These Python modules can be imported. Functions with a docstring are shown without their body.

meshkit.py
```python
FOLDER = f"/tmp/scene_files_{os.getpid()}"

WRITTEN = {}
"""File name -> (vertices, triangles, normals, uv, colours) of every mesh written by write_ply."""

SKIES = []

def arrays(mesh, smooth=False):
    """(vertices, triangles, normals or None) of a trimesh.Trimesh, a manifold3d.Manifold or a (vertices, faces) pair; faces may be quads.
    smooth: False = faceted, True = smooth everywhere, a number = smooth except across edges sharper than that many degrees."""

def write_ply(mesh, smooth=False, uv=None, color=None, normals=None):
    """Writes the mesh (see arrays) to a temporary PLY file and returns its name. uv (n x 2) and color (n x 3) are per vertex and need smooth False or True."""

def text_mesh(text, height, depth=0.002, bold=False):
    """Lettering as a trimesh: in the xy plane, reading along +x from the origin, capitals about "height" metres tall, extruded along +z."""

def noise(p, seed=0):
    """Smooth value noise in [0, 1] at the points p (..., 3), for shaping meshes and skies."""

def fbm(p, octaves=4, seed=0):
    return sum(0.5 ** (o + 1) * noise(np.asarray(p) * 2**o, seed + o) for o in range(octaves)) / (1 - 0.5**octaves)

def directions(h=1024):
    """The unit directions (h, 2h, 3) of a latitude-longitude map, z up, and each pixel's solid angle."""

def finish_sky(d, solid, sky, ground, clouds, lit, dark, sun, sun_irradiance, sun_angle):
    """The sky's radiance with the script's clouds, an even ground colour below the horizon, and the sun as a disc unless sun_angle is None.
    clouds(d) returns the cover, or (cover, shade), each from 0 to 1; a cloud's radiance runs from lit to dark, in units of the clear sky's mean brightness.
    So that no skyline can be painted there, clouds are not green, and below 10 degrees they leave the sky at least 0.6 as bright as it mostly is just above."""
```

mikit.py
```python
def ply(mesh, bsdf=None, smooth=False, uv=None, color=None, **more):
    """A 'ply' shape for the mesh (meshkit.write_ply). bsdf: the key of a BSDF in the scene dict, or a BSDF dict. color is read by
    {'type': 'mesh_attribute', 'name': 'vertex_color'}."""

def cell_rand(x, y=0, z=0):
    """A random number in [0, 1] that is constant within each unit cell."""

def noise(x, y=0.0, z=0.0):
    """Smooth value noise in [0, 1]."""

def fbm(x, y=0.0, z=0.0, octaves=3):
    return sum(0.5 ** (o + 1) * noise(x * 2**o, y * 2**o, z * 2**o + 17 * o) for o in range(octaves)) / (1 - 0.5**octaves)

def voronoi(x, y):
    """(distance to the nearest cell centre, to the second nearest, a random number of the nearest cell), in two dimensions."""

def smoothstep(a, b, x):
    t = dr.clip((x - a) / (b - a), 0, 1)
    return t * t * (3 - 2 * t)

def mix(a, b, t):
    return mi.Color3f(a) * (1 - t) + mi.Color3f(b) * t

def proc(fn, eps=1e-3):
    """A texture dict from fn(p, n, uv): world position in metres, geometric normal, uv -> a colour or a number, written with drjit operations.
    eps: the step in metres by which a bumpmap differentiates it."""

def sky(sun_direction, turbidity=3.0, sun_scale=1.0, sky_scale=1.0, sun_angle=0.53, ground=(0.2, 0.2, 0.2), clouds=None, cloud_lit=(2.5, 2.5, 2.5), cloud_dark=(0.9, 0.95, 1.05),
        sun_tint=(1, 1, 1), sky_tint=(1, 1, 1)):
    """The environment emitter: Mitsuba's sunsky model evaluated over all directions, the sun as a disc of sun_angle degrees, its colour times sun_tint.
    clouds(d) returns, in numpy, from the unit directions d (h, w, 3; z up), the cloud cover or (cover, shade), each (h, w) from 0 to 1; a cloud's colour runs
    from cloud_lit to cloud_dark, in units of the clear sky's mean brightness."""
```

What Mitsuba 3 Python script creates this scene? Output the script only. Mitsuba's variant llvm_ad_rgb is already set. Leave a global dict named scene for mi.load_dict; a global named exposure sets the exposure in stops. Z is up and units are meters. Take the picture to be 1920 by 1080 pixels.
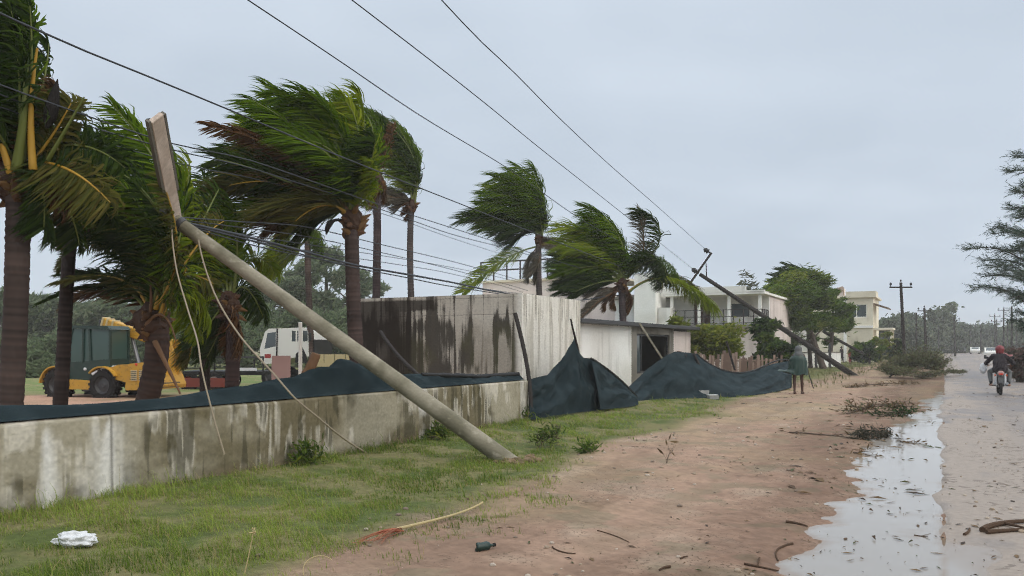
import math, random
import numpy as np
import trimesh
import manifold3d as m3
import shapely
import shapely.geometry as sg
import drjit as dr
import mitsuba as mi
import mikit, meshkit
from mikit import noise, fbm, smoothstep, mix, proc, voronoi

T = mi.ScalarTransform4f
F, HY, CAMZ = 1507.0, 648.0, 1.75          # focal length and horizon row in photo pixels, eye height in metres
scene, labels = {}, {}

# ------------------------------------------------------------------ camera, sky, exposure
scene['camera'] = {'type': 'perspective', 'fov': 2 * math.degrees(math.atan(960 / F)), 'fov_axis': 'x',
                   'principal_point_offset_y': -(HY - 540) / 1080.0,
                   'to_world': T().look_at(origin=[0, 0, CAMZ], target=[0, 10, CAMZ], up=[0, 0, 1]),
                   'near_clip': 0.1, 'far_clip': 4000.0}
exposure = 1.92


def cloud_deck(d):
    """An even overcast: brightest overhead, a little darker low down, with faint soft patches."""
    el = np.clip(d[..., 2], 0, 1)
    q = np.stack([d[..., 0] / (el + 0.22) * 1.3, d[..., 1] / (el + 0.22) * 1.3, el * 0], -1)
    patch = meshkit.fbm(q * 1.6 + 7.3, 4, seed=5)
    streak = meshkit.fbm(q * np.array([0.7, 2.6, 1.0]) + 3.1, 4, seed=9)
    k = np.clip((el - 0.30) / 0.66, 0, 1)
    shade = 0.96 - 0.86 * k * k * (3 - 2 * k) + 0.26 * (patch - 0.5) + 0.14 * (streak - 0.5)
    return np.ones_like(el), np.clip(shade, 0, 1)


scene['sky'] = mikit.sky((0.52, -0.55, 0.62), turbidity=3, sun_scale=0.26, sun_angle=60, sun_tint=(0.93, 1.0, 1.12), clouds=cloud_deck,
                         cloud_lit=(4.3, 4.6, 4.9), cloud_dark=(1.72, 1.98, 2.30), ground=(0.2, 0.18, 0.16))


# ------------------------------------------------------------------ helpers: places
def P(px, py, Y):
    """The point seen at photo pixel (px, py) that lies Y metres ahead."""
    return np.array([(px - 960) / F * Y, Y, CAMZ - (py - HY) / F * Y])


def G(px, py, z=0.0):
    return P(px, py, (CAMZ - z) * F / (py - HY))


RD = np.array([0.4734, 0.8808, 0.0])        # along the road
RN = np.array([-0.8808, 0.4734, 0.0])       # to the left of the road


def RT(s, t, z=0.0):
    return RD * s + RN * t + np.array([0, 0, z])


def YT(px, t):
    """How far ahead the sight line of photo column px meets the line t metres left of the road's edge line."""
    return t / (RN[1] + RN[0] * (px - 960) / F)


def C(r, g, b):
    a = np.array([r, g, b]) / 255.0
    return tuple(float(x) for x in np.where(a <= 0.04045, a / 12.92, ((a + 0.055) / 1.055) ** 2.4))


def nrm(v):
    v = np.asarray(v, float)
    return v / (np.linalg.norm(v, axis=-1, keepdims=True) + 1e-12)


# ------------------------------------------------------------------ helpers: entries
def numbered(key):
    if key not in USED:
        USED.add(key)
        return key
    k = 1
    while f'{key}_{k:03d}' in USED:
        k += 1
    USED.add(f'{key}_{k:03d}')
    return f'{key}_{k:03d}'


USED = set()


def thing(name, label, cat, group=None, kind=None):
    key = numbered(name)
    labels[key] = {'label': label, 'category': cat}
    if group:
        labels[key]['group'] = group
    if kind:
        labels[key]['kind'] = kind
    return key


def part(parent, name, mesh, mat, smooth=False, color=None, label=None, kind=None):
    """One entry of the scene under its parent."""
    key = numbered(f'{parent}__{name}')
    scene[key] = mikit.ply(mesh, mat, smooth=smooth, color=color)
    if label or kind:
        labels[key] = {k: v for k, v in (('label', label), ('kind', kind)) if v}
    return key


def solo(name, label, cat, mesh, mat, smooth=False, color=None, group=None, kind=None):
    key = thing(name, label, cat, group, kind)
    scene[key] = mikit.ply(mesh, mat, smooth=smooth, color=color)
    return key


def struct(name, mesh, mat, smooth=False, color=None, label=None):
    key = numbered(name)
    scene[key] = mikit.ply(mesh, mat, smooth=smooth, color=color)
    labels[key] = {'kind': 'structure', 'label': label or name, 'category': name}
    return key


# ------------------------------------------------------------------ helpers: meshes
class MB:
    """Collects pieces of one mesh, with a colour per vertex if given."""

    def __init__(self):
        self.v, self.f, self.c, self.n = [], [], [], 0

    def add(self, v, f, c=None):
        v, f = np.asarray(v, float), np.asarray(f, int)
        if f.shape[1] == 4:
            f = np.vstack([f[:, [0, 1, 2]], f[:, [0, 2, 3]]])
        self.v.append(v)
        self.f.append(f + self.n)
        self.c.append(np.broadcast_to(np.asarray((.5, .5, .5) if c is None else c, float), (len(v), 3)))
        self.n += len(v)
        return self

    def mesh(self, m, c=None):
        if hasattr(m, 'to_mesh'):
            q = m.to_mesh()
            return self.add(q.vert_properties[:, :3], q.tri_verts, c)
        return self.add(m.vertices, m.faces, c)

    def box(self, center, size, R=None, bevel=0.0, c=None):
        sx, sy, sz = size
        if bevel > 0:
            b = min(bevel, 0.45 * min(size))
            pts = []
            for i in (-1, 1):
                for j in (-1, 1):
                    for k in (-1, 1):
                        x, y, z = i * sx / 2, j * sy / 2, k * sz / 2
                        pts += [(x - i * b, y - j * b, z), (x - i * b, y, z - k * b), (x, y - j * b, z - k * b)]
            m = trimesh.convex.convex_hull(np.array(pts))
            v, f = np.array(m.vertices), np.array(m.faces)
        else:
            m = trimesh.creation.box(size)
            v, f = np.array(m.vertices), np.array(m.faces)
        if R is not None:
            v = v @ np.asarray(R).T
        return self.add(v + np.asarray(center), f, c)

    def beam(self, p0, p1, w, h, up=(0, 0, 1), bevel=0.0, c=None):
        p0, p1 = np.asarray(p0, float), np.asarray(p1, float)
        L = np.linalg.norm(p1 - p0)
        x = (p1 - p0) / L
        y = np.cross(up, x)
        if np.linalg.norm(y) < 1e-6:
            y = np.cross((1, 0, 0), x)
        y = nrm(y)
        z = np.cross(x, y)
        return self.box((p0 + p1) / 2, (L, w, h), np.stack([x, y, z], 1), bevel, c)

    def tube(self, pts, radii, sides=8, c=None, cap=True):
        v, f = tube(pts, radii, sides, cap)
        if c is not None:
            c = np.asarray(c, float)
            if c.ndim == 2:
                c = np.vstack([np.repeat(c, sides, axis=0), c[:1], c[-1:]]) if cap else np.repeat(c, sides, axis=0)
        return self.add(v, f, c)

    def out(self):
        return trimesh.Trimesh(np.vstack(self.v), np.vstack(self.f), process=False)

    def col(self):
        return np.vstack(self.c)


def tube(pts, radii, sides=8, cap=True):
    p = np.asarray(pts, float)
    r = np.broadcast_to(np.asarray(radii, float), (len(p),))
    t = nrm(np.gradient(p, axis=0))
    ref = np.array([0, 0, 1.0]) if abs(t[:, 2]).mean() < 0.8 else np.array([0.9, 0.3, 0.0])
    a = nrm(np.cross(t, ref))
    b = np.cross(t, a)
    ang = np.arange(sides) * 2 * np.pi / sides
    v = (p[:, None] + r[:, None, None] * (np.cos(ang)[None, :, None] * a[:, None] + np.sin(ang)[None, :, None] * b[:, None])).reshape(-1, 3)
    i, j = np.meshgrid(np.arange(len(p) - 1), np.arange(sides), indexing='ij')
    q = np.stack([i * sides + j, i * sides + (j + 1) % sides, (i + 1) * sides + (j + 1) % sides, (i + 1) * sides + j], -1).reshape(-1, 4)
    f = np.vstack([q[:, [0, 2, 1]], q[:, [0, 3, 2]]])
    if cap:
        n = len(v)
        v = np.vstack([v, p[:1], p[-1:]])
        k = np.arange(sides)
        e = (len(p) - 1) * sides
        f = np.vstack([f, np.stack([np.full(sides, n), k, (k + 1) % sides], 1), np.stack([np.full(sides, n + 1), e + (k + 1) % sides, e + k], 1)])
    return v, f


def curve(pts, n=24):
    """A smooth line through the points (Catmull-Rom by cubic interpolation on chord length)."""
    from scipy.interpolate import PchipInterpolator, CubicSpline
    p = np.asarray(pts, float)
    if len(p) == 2:
        return p[0] + np.linspace(0, 1, n)[:, None] * (p[1] - p[0])
    u = np.concatenate([[0], np.cumsum(np.linalg.norm(np.diff(p, axis=0), axis=1))])
    return (CubicSpline if len(p) < 6 else PchipInterpolator)(u, p)(np.linspace(0, u[-1], n))


def mm(man):
    q = man.to_mesh()
    return trimesh.Trimesh(q.vert_properties[:, :3], q.tri_verts, process=False)


def bone(a, ra, b, rb, seg=12):
    A = m3.Manifold.sphere(ra, seg).translate(tuple(map(float, a)))
    B = m3.Manifold.sphere(rb, seg).translate(tuple(map(float, b)))
    return m3.Manifold.batch_hull([A, B])


def fuse(mans, length=0.03, it=8):
    m = mm(m3.Manifold.batch_boolean(mans, m3.OpType.Add).refine_to_length(length))
    m.merge_vertices()
    trimesh.smoothing.filter_taubin(m, lamb=0.5, nu=0.52, iterations=it)
    return m


def blob(center, radii, seed=0, amp=0.25, freq=2.0, sub=3):
    m = trimesh.creation.icosphere(sub)
    v = np.array(m.vertices)
    d = 1 + amp * (meshkit.fbm(v * freq + seed * 3.7, 3, seed=seed) - 0.5) * 2
    return trimesh.Trimesh(v * d[:, None] * np.asarray(radii) + np.asarray(center), m.faces, process=False)


def rotz(a):
    c, s = math.cos(a), math.sin(a)
    return np.array([[c, -s, 0], [s, c, 0], [0, 0, 1.0]])


def face_grid(nu, nv):
    i, j = np.meshgrid(np.arange(nu - 1), np.arange(nv - 1), indexing='ij')
    return np.stack([i * nv + j, (i + 1) * nv + j, (i + 1) * nv + j + 1, i * nv + j + 1], -1).reshape(-1, 4)

# ------------------------------------------------------------------ materials
def mat(name, d, two=True):
    scene[name] = {'type': 'twosided', 'inner': d} if two else d
    return name


def rgb(c):
    return {'type': 'rgb', 'value': [float(x) for x in c]}


def plain(name, c, rough=0.6, metallic=0.0, spec=0.4, **k):
    return mat(name, {'type': 'principled', 'base_color': rgb(c), 'roughness': rough, 'metallic': metallic, 'specular': spec, **k})


def procmat(name, fn, rough=0.8, spec=0.3, bump=None, eps=2e-3, scale=1.0):
    d = {'type': 'principled', 'base_color': proc(fn), 'roughness': rough, 'specular': spec}
    if bump is not None:
        d = {'type': 'bumpmap', 'arbitrary': proc(bump, eps), 'scale': scale, 'bsdf': d}
    return mat(name, d)


VC = {'type': 'mesh_attribute', 'name': 'vertex_color'}
mat('leaf_mat', {'type': 'principledthin', 'base_color': VC, 'roughness': 0.65, 'diff_trans': 0.85, 'spec_trans': 0.0, 'eta': 1.16}, two=False)
mat('vertex_mat', {'type': 'principled', 'base_color': VC, 'roughness': 0.75, 'specular': 0.3})
mat('wet_vertex_mat', {'type': 'principled', 'base_color': VC, 'roughness': 0.45, 'specular': 0.5})


def road_st(p):
    return p.x * float(RD[0]) + p.y * float(RD[1]), p.x * float(RN[0]) + p.y * float(RN[1])


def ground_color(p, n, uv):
    s, t = road_st(p)
    big = fbm(p.x * 0.35, p.y * 0.35, 2.0, 3)
    mid = fbm(p.x * 1.7, p.y * 1.7, 5.0, 4)
    fine = fbm(p.x * 14, p.y * 14, 1.0, 3)
    speck = noise(p.x * 45, p.y * 45, 3.0)
    tan, pink, pale = mi.Color3f(C(143, 123, 100)), mi.Color3f(C(143, 118, 101)), mi.Color3f(C(153, 137, 120))
    dirt = mix(tan, pink, smoothstep(0.42, 0.66, big))
    dirt = mix(dirt, pale, smoothstep(0.5, 0.8, mid) * 0.55)
    dirt = dirt * (0.80 + 0.36 * fine) * (0.82 + 0.36 * fbm(p.x * 3.4, p.y * 3.4, 13.0, 4))
    dirt = mix(dirt, mi.Color3f(C(96, 80, 64)), smoothstep(0.72, 0.86, speck) * smoothstep(0.4, 0.62, mid) * 0.7)
    damp = smoothstep(0.46, 0.62, fbm(s * 0.25, t * 0.9, 9.0, 5))
    dirt = mix(dirt, dirt * mi.Color3f(0.70, 0.68, 0.66), damp * 0.8)
    dirt = mix(dirt, mi.Color3f(C(112, 104, 84)), smoothstep(0.56, 0.70, fbm(p.x * 2.6, p.y * 2.6, 21.0, 4)) * 0.5)
    track = dr.exp(-dr.square((t - 2.55 - 0.25 * (big - 0.5)) / 0.22)) + dr.exp(-dr.square((t - 4.0 - 0.3 * (big - 0.5)) / 0.22))
    dirt = mix(dirt, mi.Color3f(C(128, 108, 90)), track * 0.55 * smoothstep(0.3, 0.6, mid))
    wet = smoothstep(2.6, 1.3, t + 1.1 * (mid - 0.5)) * smoothstep(-1.2, -0.2, t)
    dirt = mix(dirt, dirt * mi.Color3f(0.66, 0.63, 0.61), wet)
    soil = mix(C(104, 100, 66), C(74, 84, 42), smoothstep(0.35, 0.65, mid)) * (0.75 + 0.5 * fine)
    edge = 4.3 + 0.07 * dr.clip(s - 4, 0, 22) + 1.9 * (big - 0.5) + 0.9 * (mid - 0.5)
    g = smoothstep(-0.35, 0.55, t - edge)
    col = mix(dirt, soil, g)
    yard = smoothstep(8.3, 8.8, t)
    ydirt = mix(C(160, 128, 108), C(120, 104, 80), smoothstep(0.4, 0.65, big)) * (0.8 + 0.4 * fine)
    ygreen = mix(C(96, 110, 62), C(120, 112, 80), smoothstep(0.35, 0.7, mid)) * (0.8 + 0.4 * fine)
    col = mix(col, mix(ydirt, ygreen, smoothstep(25.5, 29.0, p.y + 3.0 * (big - 0.5))), yard)
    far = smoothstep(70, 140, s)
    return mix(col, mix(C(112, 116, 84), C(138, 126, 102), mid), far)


procmat('ground_mat', ground_color, rough=0.82, spec=0.25, bump=lambda p, n, uv: fbm(p.x * 7, p.y * 7, 1.0, 5), scale=0.05, eps=4e-3)


def road_color(p, n, uv):
    s, t = road_st(p)
    big = fbm(s * 0.22, t * 0.6, 2.0, 3)
    mid = fbm(s * 1.2, t * 2.2, 5.0, 4)
    fine = fbm(p.x * 22, p.y * 22, 1.0, 3)
    tar = mi.Color3f(C(114, 108, 106)) * (0.82 + 0.32 * fine)
    sand = mi.Color3f(C(140, 127, 115)) * (0.82 + 0.32 * fine)
    cover = smoothstep(0.36, 0.62, 0.55 * mid + 0.45 * big + 0.10 * smoothstep(-2.5, 0.2, t) + 0.10 * smoothstep(30, 8, s))
    silt = smoothstep(-1.6, 0.0, t + 1.6 * (mid - 0.5)) * smoothstep(0.40, 0.56, big + 0.4 * (mid - .5))
    cover = dr.maximum(cover, silt)
    wheel = (dr.exp(-dr.square((t + 1.5) / 0.28)) + dr.exp(-dr.square((t + 3.1) / 0.28))) * smoothstep(0.3, 0.55, mid)
    cover = cover * (1 - 0.6 * dr.clip(wheel, 0, 1))
    leaf = smoothstep(0.66, 0.74, noise(p.x * 16, p.y * 16, 8.0)) * smoothstep(0.5, 0.62, mid)
    return mix(mix(tar, sand, cover), C(84, 70, 56), leaf * 0.6)


procmat('road_mat', road_color, rough=0.5, spec=0.5, bump=lambda p, n, uv: fbm(p.x * 30, p.y * 30, 1.0, 3), scale=0.006, eps=2e-3)

mat('water_mat', {'type': 'bumpmap', 'arbitrary': proc(lambda p, n, uv: fbm(p.x * 3.2, p.y * 4.5, 4.0, 3), 4e-3), 'scale': 0.006,
                  'bsdf': {'type': 'principled', 'base_color': VC, 'roughness': 0.06, 'specular': 0.65, 'clearcoat': 0.4, 'clearcoat_gloss': 0.98}})


def concrete_wall(p, n, uv):
    """The low roadside wall: grey-beige render with mould, pale patches, whitewash runs and a damp foot."""
    s, t = road_st(p)
    z = p.z
    big = fbm(s * 0.9, z * 1.3, 1.0, 4)
    med = fbm(s * 3.2, z * 2.2, 2.0, 4)
    run = fbm(s * 9.0, z * 0.9, 3.0, 3)
    fine = fbm(s * 30, z * 30, t * 30, 2)
    col = mix(C(160, 153, 134), C(112, 104, 82), smoothstep(0.38, 0.60, big))
    col = mix(col, C(196, 190, 176), smoothstep(0.50, 0.62, med) * smoothstep(0.35, 0.55, run) * 0.9)
    col = mix(col, C(78, 74, 58), smoothstep(0.48, 0.62, run) * smoothstep(0.36, 0.54, big) * 0.8)
    col = mix(col, C(70, 66, 50), smoothstep(0.25, 0.0, z - 0.18 * med) * 0.45)
    col = mix(col, C(142, 122, 98), smoothstep(0.22, 0.02, z - 0.3 * (big - 0.4)) * 0.4)
    w1 = dr.exp(-dr.square((s - 4.98 + 0.10 * (run - .5) + 0.05 * z) / (0.05 + 0.07 * (1 - z)))) * smoothstep(0.98, 0.80, z)
    w2 = dr.exp(-dr.square((s - 5.62 + 0.22 * (run - .5)) / (0.12 + 0.17 * (1 - z)))) * smoothstep(1.02, 0.84, z)
    w3 = dr.exp(-dr.square((s - 11.6 + 0.2 * (run - .5)) / 0.12)) * smoothstep(0.32, 0.6, med)
    w4 = dr.exp(-dr.square((s - 15.4 + 0.1 * (run - .5)) / 0.16))
    w = dr.clip(w1 + w2 + 0.8 * w3 + 0.55 * w4, 0, 1)
    col = mix(col, C(214, 212, 206), w * smoothstep(0.30, 0.55, run + 0.25 * w))
    col = mix(col, C(66, 60, 50), dr.exp(-dr.square((s - 5.66 + 0.05 * (run - .5)) / 0.018)) * 0.6)
    top = smoothstep(0.6, 0.9, n.z)
    return mix(col, C(150, 148, 140), top) * (0.82 + 0.36 * fine)


procmat('wall_mat', concrete_wall, rough=0.9, spec=0.15, bump=lambda p, n, uv: fbm(p.x * 14, p.y * 14, p.z * 14, 4), scale=0.018, eps=3e-3)


def tank_wall(p, n, uv):
    """Tall rendered block: black mould running down from the top, moss, pale patches; cleaner on the side to the road."""
    s, t = road_st(p)
    z = p.z
    face = smoothstep(0.05, 0.25, t - 9.0)                 # 0 on the side to the road, 1 on the weathered side and beyond
    big = fbm(t * 0.8 + 3.0, z * 0.7, s * 0.8, 3)
    run = fbm(t * 5.5, z * 0.55, s * 5.5, 4)
    thin = fbm(t * 17.0, z * 0.8, s * 17.0, 3)
    fine = fbm(p.x * 28, p.y * 28, z * 28, 2)
    col = mix(C(196, 191, 180), C(166, 160, 148), smoothstep(0.4, 0.6, big))
    k = smoothstep(9.6, 13.4, t)
    blot = fbm(t * 3.6, z * 1.3, s * 3.6 + 5.0, 5)
    streak = fbm(t * 13.0, z * 0.35, s * 9.0 + 2.0, 3)
    mould = smoothstep(0.46, 0.58, 0.42 * streak + 0.58 * blot + 0.07 * k + 0.03 - 0.10 * smoothstep(2.2, 2.55, z))
    mould_col = mix(C(60, 56, 50), C(74, 73, 54), smoothstep(0.45, 0.6, big)) * (0.7 + 0.6 * thin)
    dark = mix(col, mould_col, mould * 0.92)
    dark = mix(dark, C(84, 78, 70), smoothstep(0.52, 0.66, thin) * smoothstep(0.36, 0.5, streak) * 0.55)
    joint = smoothstep(0.985, 1.0, dr.cos(z * 2 * math.pi / 0.42)) * smoothstep(2.1, 2.3, z) * 0.5 + smoothstep(0.99, 1.0, dr.cos(t * 2 * math.pi / 0.42)) * smoothstep(2.2, 2.4, z + .3 * (streak - .5)) * 0.6
    dark = mix(dark, C(96, 90, 82), joint)
    black = smoothstep(11.9, 12.5, t + 1.1 * (streak - 0.5)) * smoothstep(3.05, 2.75, z + 0.2 * (thin - .5))
    lintel = smoothstep(11.2, 11.9, t + .6 * (streak - .5)) * smoothstep(2.62, 2.7, z + .08 * (thin - .5)) * smoothstep(2.95, 2.9, z)
    dark = mix(dark, C(44, 38, 34), dr.clip(black + lintel, 0, 1) * 0.88)
    clean = mix(C(222, 219, 210), C(182, 177, 164), smoothstep(0.45, 0.64, run) * 0.8)
    clean = mix(clean, C(120, 114, 104), smoothstep(0.57, 0.70, thin) * smoothstep(1.2, 3.0, z) * smoothstep(0.42, 0.56, blot) * 0.8)
    return mix(clean, dark, face) * (0.82 + 0.34 * fine)


procmat('tank_mat', tank_wall, rough=0.9, spec=0.15, bump=lambda p, n, uv: fbm(p.x * 14, p.y * 14, p.z * 14, 3), scale=0.018, eps=3e-3)


def weathered(c1, c2, grime=(90, 84, 74), amount=0.5, fx=3.0):
    def fn(p, n, uv):
        a = p.x * 0.83 + p.y * 0.56
        big = fbm(a * 0.5, p.z * 0.6, p.y * 0.2, 3)
        run = fbm(a * fx, p.z * 0.5, p.y, 3)
        fine = fbm(p.x * 20, p.y * 20, p.z * 20, 2)
        col = mix(C(*c1), C(*c2), smoothstep(0.35, 0.65, big))
        return mix(col, C(*grime), smoothstep(0.52, 0.72, run) * amount) * (0.9 + 0.2 * fine)
    return fn


procmat('white_wall_mat', weathered((236, 236, 232), (222, 220, 214), amount=0.22))
procmat('pink_wall_mat', weathered((214, 202, 196), (204, 194, 188), (166, 150, 142), 0.4))
procmat('cream_wall_mat', weathered((222, 216, 196), (206, 198, 178), (160, 150, 128), 0.4, 2.0))
procmat('grey_concrete_mat', weathered((132, 128, 120), (112, 108, 100), (76, 72, 66), 0.6))


def pole_color(p, n, uv):
    """Old round concrete pole: grey, worn paler in patches, with dark runs."""
    fine = fbm(p.x * 40, p.y * 40, p.z * 40, 3)
    big = fbm(p.x * 2.2, p.y * 2.2, p.z * 2.2, 4)
    col = mix(C(146, 140, 124), C(112, 108, 92), smoothstep(0.35, 0.62, big))
    col = mix(col, C(172, 166, 150), smoothstep(0.60, 0.78, fbm(p.x * 9, p.y * 9, p.z * 9, 3)) * 0.5)
    return col * (0.82 + 0.36 * fine)


procmat('pole_mat', pole_color, rough=0.85, spec=0.2, bump=lambda p, n, uv: fbm(p.x * 30, p.y * 30, p.z * 30, 3), scale=0.008, eps=2e-3)


def wood_color(p, n, uv):
    a = fbm(p.x * 5, p.y * 5, p.z * 1.5, 3)
    return mix(C(216, 202, 190), C(190, 174, 160), smoothstep(0.3, 0.7, a)) * (0.85 + 0.3 * noise(p.x * 60, p.y * 60, p.z * 10))


procmat('wood_mat', wood_color, rough=0.8)


def net_color(p, n, uv):
    w = fbm(p.x * 3.0, p.y * 3.0, p.z * 3.0, 3)
    weave = noise(p.x * 160, p.y * 160, p.z * 160)
    return mix(C(28, 40, 44), C(38, 50, 54), smoothstep(0.35, 0.7, w)) * (0.75 + 0.5 * weave)


procmat('net_mat', net_color, rough=0.85, spec=0.12, bump=lambda p, n, uv: dr.abs(fbm(p.x * 2.4 + p.z * 2.0, p.y * 2.4, p.z * 1.2, 4) - 0.5), scale=0.02, eps=4e-3)

plain('cable_mat', C(62, 66, 72), 0.6)
plain('cord_mat', C(150, 138, 118), 0.7)
plain('black_mat', C(28, 27, 27), 0.6)
plain('tyre_mat', C(38, 36, 36), 0.85, spec=0.2)
plain('dark_green_mat', C(30, 52, 46), 0.35, spec=0.5)
plain('dark_metal_mat', C(58, 58, 60), 0.5, spec=0.5)
plain('steel_mat', C(150, 150, 150), 0.35, metallic=0.8)
plain('rust_mat', C(120, 58, 50), 0.7)
plain('white_paint_mat', C(222, 220, 212), 0.35, spec=0.5, clearcoat=0.3)
plain('cream_paint_mat', C(190, 172, 130), 0.55)
plain('pink_panel_mat', C(168, 134, 128), 0.7)
plain('plastic_white_mat', C(206, 208, 210), 0.45)
plain('red_mat', C(116, 32, 38), 0.4, spec=0.5, clearcoat=0.3)
plain('red_cloth_mat', C(150, 58, 56), 0.85)
plain('pink_cloth_mat', C(196, 140, 140), 0.85)
plain('dark_cloth_mat', C(40, 34, 38), 0.85)
plain('grey_cloth_mat', C(96, 98, 98), 0.85)
plain('skin_mat', C(74, 50, 40), 0.6)
plain('light_skin_mat', C(150, 110, 90), 0.6)
plain('hair_mat', C(24, 20, 18), 0.8)
plain('lamp_mat', C(200, 60, 40), 0.3)
plain('orange_mat', C(190, 74, 40), 0.8)
plain('dry_stick_mat', C(176, 160, 118), 0.8)
plain('bark_mat', C(82, 70, 62), 0.9, spec=0.15)
plain('twig_mat', C(78, 62, 50), 0.9, spec=0.15)
plain('dark_pole_mat', C(54, 50, 48), 0.85, spec=0.2)
plain('rail_mat', C(60, 56, 58), 0.6)
plain('reed_mat', C(146, 126, 114), 0.9, spec=0.15)
plain('reed_dark_mat', C(116, 98, 88), 0.9, spec=0.15)
plain('door_mat', C(92, 72, 64), 0.6)
plain('block_mat', C(150, 150, 148), 0.9, spec=0.15)
mat('pane_mat', {'type': 'principled', 'base_color': rgb(C(70, 80, 84)), 'roughness': 0.08, 'specular': 0.8})
mat('clear_pane_mat', {'type': 'principled', 'base_color': rgb(C(58, 82, 78)), 'roughness': 0.12, 'specular': 0.6})


def yellow_paint(p, n, uv):
    a = fbm(p.x * 3, p.y * 3, p.z * 3, 4)
    d = fbm(p.x * 14, p.y * 14, p.z * 14, 3)
    col = mix(C(196, 150, 46), C(178, 132, 42), a)
    return mix(col, C(120, 92, 56), smoothstep(0.56, 0.72, d) * 0.45)


procmat('yellow_mat', yellow_paint, rough=0.4, spec=0.5)


def poncho(p, n, uv):
    return mix(C(16, 42, 33), C(24, 55, 44), fbm(p.x * 5, p.y * 5, p.z * 3, 3))


procmat('poncho_mat', poncho, rough=0.35, spec=0.5)

# ------------------------------------------------------------------ ground, road, puddle, grass
def sm(a, b, x):
    t = np.clip((x - a) / (b - a), 0, 1)
    return t * t * (3 - 2 * t)


def npn(s, t, f, k, o=3):
    return meshkit.fbm(np.stack([s * f, t * f, np.full_like(np.asarray(s, float), k)], -1), o, seed=int(k)) - 0.5


def basin(s, t):
    """Depth of the hollow at the tarmac's edge in which the rain stands."""
    left = 1.12 - 0.032 * np.clip(s - 12, 0, 26) + 0.75 * npn(s, t, 0.55, 11) + 0.8 * npn(s, t, 2.0, 12, 4)
    reach = 1 - sm(27, 42, s + 9 * npn(s, t, 0.5, 13))
    return reach * sm(left + 0.42, left - 0.42, t) * sm(-0.12, 0.10, t)


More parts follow.
